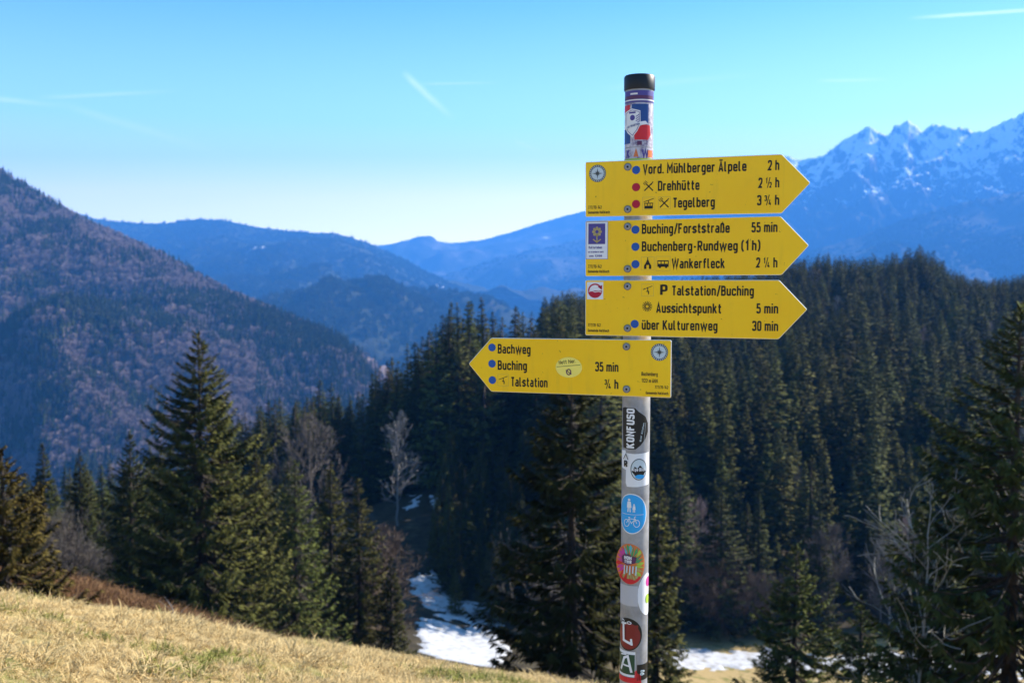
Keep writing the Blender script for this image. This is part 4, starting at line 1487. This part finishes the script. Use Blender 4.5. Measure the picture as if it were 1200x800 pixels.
def compass(sign, px, py, r):
    X, Z = on_plane(px, py)
    r *= mm
    Flat().ell(X, Z, r).build('emblem', FM, M_GREY, sign, 0.0004)
    Flat().ell(X, Z, r * 0.74).build('emblem', FM, M_PALE, sign, 0.0007)
    f = Flat()
    for k in range(8):
        a = k * math.pi / 4
        L_ = r * (0.66 if k % 2 == 0 else 0.36)
        w_ = r * 0.11
        f.poly([(X - w_ * math.sin(a), Z + w_ * math.cos(a)), (X + w_ * math.sin(a), Z - w_ * math.cos(a)), (X + L_ * math.cos(a), Z + L_ * math.sin(a))])
    f.build('emblem', FM, M_GREY, sign, 0.0010)
    f = Flat()
    for k in range(24):
        a = k * math.pi / 12 + 0.13
        f.line([(X + r * 0.80 * math.cos(a), Z + r * 0.80 * math.sin(a)), (X + r * 0.94 * math.cos(a), Z + r * 0.94 * math.sin(a))], r * 0.09)
    f.build('emblem', FM, M_PALE, sign, 0.0007)


def picto(sign, kind, px, py, s, frame=True):
    X, Z = on_plane(px, py)
    k = s * mm / 2
    f = Flat()
    if kind == 'cutlery':
        for sg in (-1, 1):
            f.line([(X - sg * k * .9, Z - k * .9), (X + sg * k * .55, Z + k * .55)], k * .24)
        f.poly([(X + k * .35, Z + k * .45), (X + k * .55, Z + k * .25), (X + k * 1.0, Z + k * .95), (X + k * .85, Z + k * 1.0)])
        for o_ in (-.22, 0, .22):
            f.line([(X - k * (.5 + o_), Z + k * (.5 - o_)), (X - k * (.95 + o_), Z + k * (.95 - o_))], k * .13)
    elif kind == 'cable':
        f.line([(X - k, Z + k * .35), (X + k, Z + k)], k * .13)
        f.line([(X, Z + k * .65), (X, Z + k * .1)], k * .16)
        f.rect(X - k * .9, Z + k * .0, X + k * .9, Z + k * .16)
        f.rect(X - k * .85, Z - k, X + k * .85, Z - k * .42)
        for q_ in (-.85, -.31, .23, .75): f.rect(X + k * q_, Z - k * .42, X + k * (q_ + .12), Z)
    elif kind == 'lift':
        f.line([(X - k, Z + k * .1), (X + k, Z + k * .9)], k * .13)
        f.line([(X + k * .02, Z + k * .5), (X + k * .02, Z - k * .1), (X + k * .3, Z - k * .5)], k * .17)
        f.line([(X - k * .25, Z - k * .25), (X + k * .2, Z - k * .25), (X + k * .2, Z - k * .85)], k * .2)
    elif kind == 'chapel':
        f.poly([(X - k * .35, Z + k * .2), (X + k * .35, Z + k * .2), (X, Z + k)])
        f.rect(X - k * .07, Z + k * .9, X + k * .07, Z + k * 1.2)
        f.poly([(X - k * .35, Z + k * .2), (X - k * .7, Z - k * .35), (X - k * .7, Z - k), (X - k * .25, Z - k), (X - k * .25, Z - k * .25), (X + k * .25, Z - k * .25), (X + k * .25, Z - k), (X + k * .7, Z - k), (X + k * .7, Z - k * .35), (X + k * .35, Z + k * .2)])
    elif kind == 'bus':
        f.rect(X - k, Z - k * .55, X + k, Z - k * .02)
        f.rect(X - k, Z + k * .42, X + k, Z + k * .6)
        for q_ in (-1, -.42, .16, .86): f.rect(X + k * q_, Z - k * .02, X + k * (q_ + .14), Z + k * .42)
        for q_ in (-.55, .55): f.ell(X + k * q_, Z - k * .58, k * .2, n_=14)
    elif kind == 'sun':
        for q_ in range(16):
            a = q_ * math.pi / 8
            f.line([(X + k * .3 * math.cos(a), Z + k * .3 * math.sin(a)), (X + k * math.cos(a), Z + k * math.sin(a))], k * .13)
    o = f.build('pictogram', FM, M_BLACK, sign, 0.0004)
    if frame and kind != 'sun':
        Flat().line([(X - k * 1.25, Z - k * 1.25), (X + k * 1.25, Z - k * 1.25), (X + k * 1.25, Z + k * 1.3), (X - k * 1.25, Z + k * 1.3)], 0.0005, True).build('pictogram_frame', FM, M_OCHRE, sign, 0.0003)


NUM, PAR = '777/70-142', 'Gemeinde Halblech'
s1 = arrow([(685.7, 190), (916, 180.7), (949.5, 214.2), (915.7, 250), (686, 254.2)], 'topmost yellow arrow sign pointing right with one blue and two red dots')
put(s1, [('Vord. Mühlberger Älpele', 753, 874.5, 204.0, 11.0), ('2 h', 899.5, 913, 199.7, 11), ('Drehhütte', 770.7, 819.5, 223.6, 11), ('2 ½ h', 888.5, 913, 220.2, 11), ('Tegelberg', 788, 837.5, 243.3, 11), ('3 ¾ h', 887, 913, 240.6, 11)],
    [(745.2, 199.3, M_BLUE), (745.2, 219.4, M_RED), (745.2, 239.2, M_RED)], [(735.5, 195.7), (735.5, 245.2)], [(NUM, 689, 705, 245, 3.6), (PAR, 689, 714.5, 250.6, 3.2)])
compass(s1, 700, 203.4, 10)
picto(s1, 'cutlery', 760, 218.5, 11, False); picto(s1, 'cable', 760, 238.7, 11.5); picto(s1, 'cutlery', 778.3, 238, 11)
s2 = arrow([(686, 259), (914.5, 253.2), (948, 287.5), (916, 322.2), (686, 323.7)], 'second yellow arrow sign pointing right with three blue dots and a violet sticker')
put(s2, [('Buching/Forststraße', 752, 855, 273.9, 11), ('55 min', 880.5, 911, 272.2, 11), ('Buchenberg-Rundweg (1 h)', 752, 891, 294.3, 11), ('Wankerfleck', 787, 849.5, 314.3, 11), ('2 ¼ h', 886, 911, 313.4, 11)],
    [(744.6, 269.2, M_BLUE), (744.6, 289.2, M_BLUE), (744.7, 309.6, M_BLUE)], [(735.5, 265.5), (735.5, 315)], [(NUM, 689, 705, 314, 3.6), (PAR, 689, 714, 319.6, 3.2)])
picto(s2, 'chapel', 759, 309, 12); picto(s2, 'bus', 777, 309, 13)
xa, za = on_plane(686.8, 303.6); xb, zb_ = on_plane(712.3, 259.6)
stk = Flat().rect(xa, za, xb, zb_).build('route_sticker', FM, M_WHITE, s2, 0.0003)
Flat().line([(xa, za), (xb, za), (xb, zb_), (xa, zb_)], 0.0009, True).build('route_sticker', FM, M_VIOLET, s2, 0.0005)
xm, w_, h_ = (xa + xb) / 2, xb - xa, zb_ - za
Flat().rect(xa + .1 * w_, za + .40 * h_, xb - .12 * w_, zb_ - .05 * h_).build('route_sticker', FM, M_VIOLET, s2, 0.0006)
f = Flat()
for k in range(8):
    a = k * math.pi / 4
    f.ell(xm + .17 * w_ * math.cos(a), za + .73 * h_ + .17 * w_ * math.sin(a), .062 * w_, n_=12)
f.ring(xm, za + .73 * h_, .10 * w_, .10 * w_, .04 * w_, 18)
f.line([(xm, za + .66 * h_), (xm, za + .43 * h_)], .05 * w_)
f.line([(xm - .18 * w_, za + .53 * h_), (xm, za + .45 * h_), (xm + .18 * w_, za + .53 * h_)], .05 * w_)
f.build('route_sticker', FM, M_OCHRE, s2, 0.0008)
f = Flat()
f.text('Kulturleben', xa + .12 * w_, za + .28 * h_, .62 * w_, .065 * h_, stroke=.2)
f.text('erwandern seit', xa + .1 * w_, za + .17 * h_, .72 * w_, .045 * h_, stroke=.2)
f.text('um 1200', xa + .14 * w_, za + .06 * h_, .6 * w_, .05 * h_, stroke=.2)
f.build('small_print', FM, M_VIOLET, s2, 0.0006)
s3 = arrow([(686, 328.2), (913, 328), (946.2, 362.5), (912.5, 397.4), (686, 392.6)], 'third yellow arrow sign pointing right with a red and white square emblem and one blue dot')
put(s3, [('Talstation/Buching', 787, 883.5, 346, 11), ('Aussichtspunkt', 769, 846, 366.3, 11), ('5 min', 886.5, 912, 367, 11), ('über Kulturenweg', 752, 841, 386, 11), ('30 min', 881.5, 912, 387.4, 11)],
    [(744, 379.5, M_BLUE)], [(735.5, 335.5), (735.5, 384.5)], [(NUM, 689, 704, 382.4, 3.6), (PAR, 689, 714, 388.6, 3.2)])
X, Z = on_plane(773.6, 345.4)
Flat().text('P', X, Z, 8.6 * mm, 11.6 * mm, stroke=.2).build('pictogram', FM, M_BLACK, s3, 0.0004)
picto(s3, 'lift', 759, 340, 11); picto(s3, 'sun', 758.5, 359, 12)
xa, za = on_plane(687.8, 350.6); xb, zb_ = on_plane(707, 330.4)
Flat().rect(xa, za, xb, zb_).build('emblem', FM, M_WHITE, s3, 0.0003)
xm, zm, r_ = (xa + xb) / 2, (za + zb_) / 2, (xb - xa) * .44
f = Flat().ring(xm, zm, r_ * .88, r_ * .88, r_ * .2, 40, R(20), R(180)).ell(xm, zm, r_, r_, 24, R(180), R(360)).poly([(xm + r_ * .35, zm + r_ * .55), (xm + r_ * 1.0, zm + r_ * .75), (xm + r_ * .95, zm + r_ * .1)])
f.build('emblem', FM, M_RED, s3, 0.0005)
Flat().line([(xm - r_ * .9, zm - r_ * .12), (xm - r_ * .4, zm - r_ * .02), (xm, zm - r_ * .18), (xm + r_ * .5, zm - r_ * .1), (xm + r_ * .9, zm - r_ * .2)], r_ * .1).build('emblem', FM, M_WHITE, s3, 0.0007)
s4 = arrow([(787, 398.4), (575.8, 395.8), (549.3, 426), (575.8, 458.6), (786.6, 466)], 'lowest yellow arrow sign, the only one pointing left, with a pale oval sticker')
put(s4, [('Bachweg', 583.5, 622, 413.8, 11.2), ('Buching', 583.5, 617.8, 432.9, 11.2), ('Talstation', 598.8, 642, 452.3, 11.2), ('35 min', 697.7, 725, 434.8, 11), ('¾ h', 709, 725, 455, 11)],
    [(576.8, 407, M_BLUE), (576.9, 426, M_BLUE), (577.3, 445.2, M_BLUE)], [(734.4, 406), (734.6, 455.8)],
    [('Buchenberg', 752, 771, 440.0, 4.4), ('1122 m üNN', 752, 771, 447.8, 4.2), (NUM, 767.5, 783.5, 455, 3.4), (PAR, 757, 783.5, 461.6, 3.2)])
compass(s4, 773, 412.6, 10)
picto(s4, 'lift', 590, 445.3, 11)
X, Z = on_plane(666.8, 430.3)
Flat().ell(X, Z, 16.2 * mm, 12.2 * mm).build('oval_sticker', FM, M_LEMON, s4, 0.0004)
f = Flat().text('Nett hier.', X - 12 * mm, Z + 3.2 * mm, 21 * mm, 4.6 * mm, R(7), .13).line([(X - 15 * mm, Z + .2 * mm), (X + 14 * mm, Z + 3.4 * mm)], .5 * mm)
f.build('oval_sticker', FM, M_BLACK, s4, 0.0007)
f = Flat().ring(X, Z - 5.6 * mm, 2.6 * mm, 3.2 * mm, 1.3 * mm, 14).line([(X - 3.6 * mm, Z - 3.4 * mm), (X + 3.4 * mm, Z - 8.0 * mm)], 1.1 * mm)
f.build('oval_sticker', FM, M_PLUM, s4, 0.0007)

# ------------------------------------------------------------------ stickers wrapped round the pole
FACE = math.atan2(-pole_c.y, -pole_c.x)                 # direction from the pole to the viewer
PXM = 2.37 / FPX


def pole_map(s_, z_, off):
    a = FACE + s_ / PR
    c_ = ax(z_)
    return Vector((c_.x + (PR + off) * math.cos(a), c_.y + (PR + off) * math.sin(a), z_))


def SX(px, py=None):
    """photo column on the pole -> arc length from its centre line"""
    cx = 747.0 - (0 if py is None else (py - 90) / 700 * 1.6)
    return PR * math.asin(max(-0.995, min(0.995, (px - cx) * PXM / PR)))


CUT = 0.004


def peel_map(s_, z_, off):
    lim = -0.62 * PR                                    # left of this line the sticker has come off and stands out straight
    if s_ >= lim: return pole_map(s_, z_, off)
    p, q_ = pole_map(lim, z_, off), pole_map(lim + 1e-4, z_, off)
    return p + (p - q_) * ((lim - s_) / 1e-4)


def sticker(label, layers, fmap=None):
    """layers: (Flat, material) from the bottom up; the first is the sticker, the others its printed sub-parts"""
    root = None
    for i, (f, m_) in enumerate(layers):
        o = f.build('sticker' if root is None else 'sticker_print', fmap or pole_map, m_, root or post, 0.0004 + 0.0003 * i, CUT)
        if root is None:
            root = o
            o['label'] = label
    return root


def pr(xa, ya, xb, yb): return (SX(xa, ya), zof(yb), SX(xb, ya), zof(ya))


# dark band under the cap
sticker('torn dark violet band of old stickers below the cap', [(Flat().rect(*pr(728, 106, 766, 120)), M_VIOLET), (Flat().rect(*pr(728, 112, 762, 116)), M_PLUM), (Flat().rect(*pr(728, 116.5, 766, 118)), M_PINKW), (Flat().rect(*pr(737, 109, 745, 111)), M_PINKW)])
f0 = Flat().rect(*pr(729, 120.5, 762, 172))
crest = ((731.3, 131), (739, 127.2), (748.2, 130), (748.6, 146), (745, 154), (739.8, 161), (734, 155), (731.4, 147))
shield = Flat().poly([(SX(a), zof(b_)) for a, b_ in crest])
shield2 = Flat().line([(SX(740 + (a - 740) * .86), zof(142 + (b_ - 142) * .88)) for a, b_ in crest], .0012, True)
shield2.ell(SX(739.5), zof(138), .0062, .0066, 20).rect(SX(736), zof(133), SX(743), zof(131))
for q_ in range(4): shield2.line([(SX(743.4), zof(137 + 2.6 * q_)), (SX(747), zof(134.5 + 2.6 * q_))], .0018)
sticker('blue, white and red sticker with a white shield crest near the top of the pole',
        [(f0, M_BLEACH), (Flat().rect(*pr(738.5, 122, 757.5, 146)).rect(*pr(729, 150, 737, 168)), M_NAVY), (Flat().rect(*pr(729, 122.5, 736.5, 133)).poly([(SX(742), zof(164)), (SX(741), zof(152)), (SX(752), zof(146)), (SX(759), zof(147)), (SX(760), zof(158)), (SX(757), zof(164))]), M_CRIM),
         (shield, M_WHITE), (shield2, M_VIOLET), (Flat().poly([(SX(731), zof(151.5)), (SX(731), zof(147)), (SX(754), zof(142)), (SX(757), zof(145.5))]), M_WHITE),
         (Flat().text('FAN TRADITION', SX(734), zof(150.3), .033, .0048, R(13), .2), M_NAVY), (Flat().rect(*pr(745, 165.5, 750, 170)), M_PLUM)])
f = Flat().rect(*pr(729, 173, 765, 185.5))
sticker('torn white sticker with orange and violet letters right above the top sign', [(f, M_BLEACH), (Flat().text('K', SX(733), zof(184.5), .012, .018, 0, .26).text('W', SX(750), zof(184.5), .019, .018, 0, .26), M_VIOLET), (Flat().text('A', SX(741), zof(184), .012, .015, 0, .26).rect(*pr(757, 176, 762, 184)), M_ORANGE), (Flat().rect(*pr(729, 185.8, 765, 189)), M_LIME)])
# black script sticker
kf = Flat().poly([(SX(x_, 500), zof(y_)) for x_, y_ in ((730.5, 479), (733, 477.5), (745, 478), (749, 482), (752, 484), (757, 488), (759.8, 496), (760, 506), (757, 514), (752, 521), (746, 526), (738, 526.5), (731.5, 525), (730.8, 505))])
kt = Flat().text('KONFUSO', SX(744.0, 500), zof(525), zof(478.5) - zof(525), .0195, R(90), .22)
ks = Flat().text('Bar', SX(752.2, 500), zof(517), .016, .0040, R(84), .14).text('Kitchen', SX(753.8, 500), zof(508), .026, .0044, R(80), .14).line([(SX(755.5, 500), zof(516)), (SX(757, 500), zof(495))], .0005)
sticker('black sticker with bold white lettering running up the pole below the signs', [(kf, M_BLACK), (kt, M_WHITE), (ks, M_PALE)])
wf = Flat().poly([(SX(x_, 550), zof(y_)) for x_, y_ in ((734.5, 531), (745, 531.5), (761, 530), (761.2, 568), (748, 570), (736, 570.5), (734.6, 566), (734.8, 551), (730, 549), (729.7, 529), (734, 528))])
cx, cz_ = SX(750, 547), zof(549.5)
rr = .0205
mt_ = Flat().poly([(cx - rr * .86, cz_ - rr * .25), (cx - rr * .5, cz_ + rr * .35), (cx - rr * .2, cz_ + rr * .1), (cx + rr * .1, cz_ + rr * .5), (cx + rr * .45, cz_ + rr * .15), (cx + rr * .86, cz_ - rr * .2), (cx + rr * .5, cz_ - rr * .75), (cx - rr * .4, cz_ - rr * .8)])
sticker('white sticker with a round mountain logo, torn at its left side',
        [(wf, M_WHITE), (Flat().ell(cx, cz_, rr, rr * 1.28), M_GREY), (Flat().ell(cx, cz_, rr * .9, rr * 1.17), M_PALE), (mt_, M_BLACK), (Flat().ell(cx + rr * .1, cz_ - rr * .85, rr * .55, rr * .25), M_SKYB),
         (Flat().text('Alpe Blick', cx - rr * .82, cz_ - rr * .18, rr * 1.64, rr * .36, 0, .2), M_WHITE), (Flat().text('R', SX(733, 547), zof(547), .011, .0145, 0, .22).line([(SX(732.5, 540), zof(538.5)), (SX(735, 540), zof(532)), (SX(737.5, 540), zof(538.5))], .0018), M_BLACK)])
# blue round path sign sticker
cx, cz_ = SX(741.6, 602), zof(601.7)
ra, rb = .0395, .0492
bi = Flat().line([(cx - .030, cz_ - .0015), (cx + .030, cz_ - .0015)], .0008)
for hx, hs in ((-.006, 1.0), (.006, .62)):
    bz = cz_ + .004
    bi.ell(cx + hx, bz + .030 * hs, .0032 * hs, n_=14).poly([(cx + hx - .004 * hs, bz + .026 * hs), (cx + hx + .004 * hs, bz + .026 * hs), (cx + hx + .006 * hs, bz + .011 * hs), (cx + hx - .006 * hs, bz + .011 * hs)])
    bi.line([(cx + hx - .002 * hs, bz + .012 * hs), (cx + hx - .003 * hs, bz)], .0028 * hs).line([(cx + hx + .002 * hs, bz + .012 * hs), (cx + hx + .003 * hs, bz)], .0028 * hs)
for wx in (-.0125, .0125): bi.ring(cx + wx, cz_ - .023, .0072, .0085, .0014, 22)
bi.line([(cx - .0125, cz_ - .023), (cx - .006, cz_ - .012), (cx + .009, cz_ - .012), (cx, cz_ - .023), (cx - .006, cz_ - .012)], .0014).line([(cx + .0125, cz_ - .023), (cx + .007, cz_ - .007), (cx + .011, cz_ - .006)], .0014).line([(cx - .008, cz_ - .009), (cx - .003, cz_ - .009)], .0018)
sticker('round blue sticker with a white walking pair above a white bicycle', [(Flat().ell(cx, cz_, ra, rb, 48), M_WHITE), (Flat().ell(cx, cz_, ra * .94, rb * .95, 48), M_SKYB), (bi, M_WHITE)])
# colourful round sticker
cx, cz_ = SX(739.8, 661), zof(660.5)
ra, rb = .0385, .0495
sect = {m_: Flat() for m_ in (M_LIME, M_GREEN, M_TEAL, M_MAG, M_CRIM, M_OCHRE)}
rnd = random.Random(9)
keys = list(sect.values())
for k in range(26):
    a = k * 2 * math.pi / 26
    rm = rnd.uniform(.5, .98)
    fl = keys[min(5, int((k / 26 * 6 + rnd.random() * 1.5)) % 6)]
    fl.poly([(cx + ra * rm * .55 * math.cos(a - .02), cz_ + rb * rm * .55 * math.sin(a - .02)), (cx + ra * rm * math.cos(a - .1), cz_ + rb * rm * math.sin(a - .1)), (cx + ra * .97 * math.cos(a + .06), cz_ + rb * .97 * math.sin(a + .06)), (cx + ra * rm * math.cos(a + .16), cz_ + rb * rm * math.sin(a + .16))])
stripes = Flat()
for k in range(5): stripes.line([(cx - .012 + .007 * k, cz_ - .004), (cx - .013 + .007 * k, cz_ - .026 + .004 * (k % 2))], .003)
lay = [(Flat().ell(cx, cz_, ra, rb, 48), M_ORANGE)] + [(f, m_) for m_, f in sect.items()]
lay += [(Flat().ell(cx, cz_ - rb * .84, ra * .42, rb * .11).ring(cx, cz_ - rb * .2, ra * .78, rb * .72, .006, 24, R(215), R(325)), M_CRIM), (stripes, M_PALE),
        (Flat().poly([(cx - .018, cz_ + .002), (cx - .020, cz_ + .016), (cx - .012, cz_ + .023), (cx - .002, cz_ + .024), (cx + .006, cz_ + .019), (cx + .017, cz_ + .018), (cx + .014, cz_ + .004), (cx - .004, cz_ - .003)]), M_PLUM),
        (Flat().text('HOH', cx - .0125, cz_ + .0115, .018, .0078, 0, .24).text('TWR', cx - .0125, cz_ + .002, .018, .0078, 0, .24), M_WHITE)]
sticker('round multicoloured sticker with a dark centre and white letters, peeling off at its left', lay, peel_map)
cx, cz_ = SX(760.5, 697), zof(697)
sticker('white round sticker wrapping the right side of the pole, with pink and lime spots', [(Flat().ell(cx, cz_, .030, .052, 40), M_WHITE), (Flat().ell(cx + .004, cz_ + .030, .010, .013, 18), M_MAG), (Flat().ell(cx + .002, cz_ - .012, .009, .012, 18), M_LIME)])
sticker('square patch of pale worn paper left of the white round sticker', [(Flat().rect(*pr(729, 686, 750, 709.5)), M_RESID)])
cx, cz_ = SX(738, 742), zof(743)
sticker('dark round sticker with a red field and a white blackletter initial near the bottom', [(Flat().ell(cx, cz_, .0365, .0405, 44), M_BLACK), (Flat().ell(cx + .001, cz_ - .004, .031, .033, 40).rect(cx - .02, cz_ - .012, cx + .026, cz_ + .024), M_MAROON),
        (Flat().line([(cx - .018, cz_ + .026), (cx - .012, cz_ + .023), (cx - .011, cz_ - .016), (cx + .010, cz_ - .022)], .0062).line([(cx + .011, cz_ - .026), (cx + .009, cz_ - .010)], .005).line([(cx - .02, cz_ + .024), (cx - .003, cz_ + .027)], .004).ring(cx - .014, cz_ + .031, .004, .004, .0018, 14).ring(cx + .004, cz_ + .029, .005, .003, .0018, 14), M_WHITE)])
xa, za, xb, zb_ = pr(729, 763, 747.5, 792.5)
sticker('dark green sticker with a white border and a white blackletter A at the bottom of the picture', [(Flat().rect(xa, za, xb, zb_), M_WHITE), (Flat().rect(xa, za + .006, xb - .0012, zb_ - .007), M_DKGREEN),
        (Flat().line([(SX(731, 780), zof(786)), (SX(734.5, 780), zof(771)), (SX(738.5, 780), zof(768.5)), (SX(743, 780), zof(787))], .0058).line([(SX(731.5, 780), zof(779)), (SX(741, 780), zof(780))], .0042).line([(SX(731, 780), zof(768)), (SX(737, 780), zof(766.5))], .0034), M_WHITE), (Flat().rect(xa, za - .014, xb, za - .001), M_CRIM)])
sticker('small black sticker with pale letters at the right of the green one', [(Flat().rect(*pr(749.5, 778, 762.5, 796.5)), M_BLACK), (Flat().text('gg', SX(756.5, 788), zof(791), .013, .012, R(80), .2), M_PALE)])
sticker('torn red sticker scrap between the green and the black sticker', [(Flat().poly([(SX(746.5, 790), zof(786)), (SX(749, 790), zof(784)), (SX(750, 790), zof(788)), (SX(754, 790), zof(790)), (SX(755, 790), zof(803)), (SX(746.5, 790), zof(803))]), M_CRIM)])
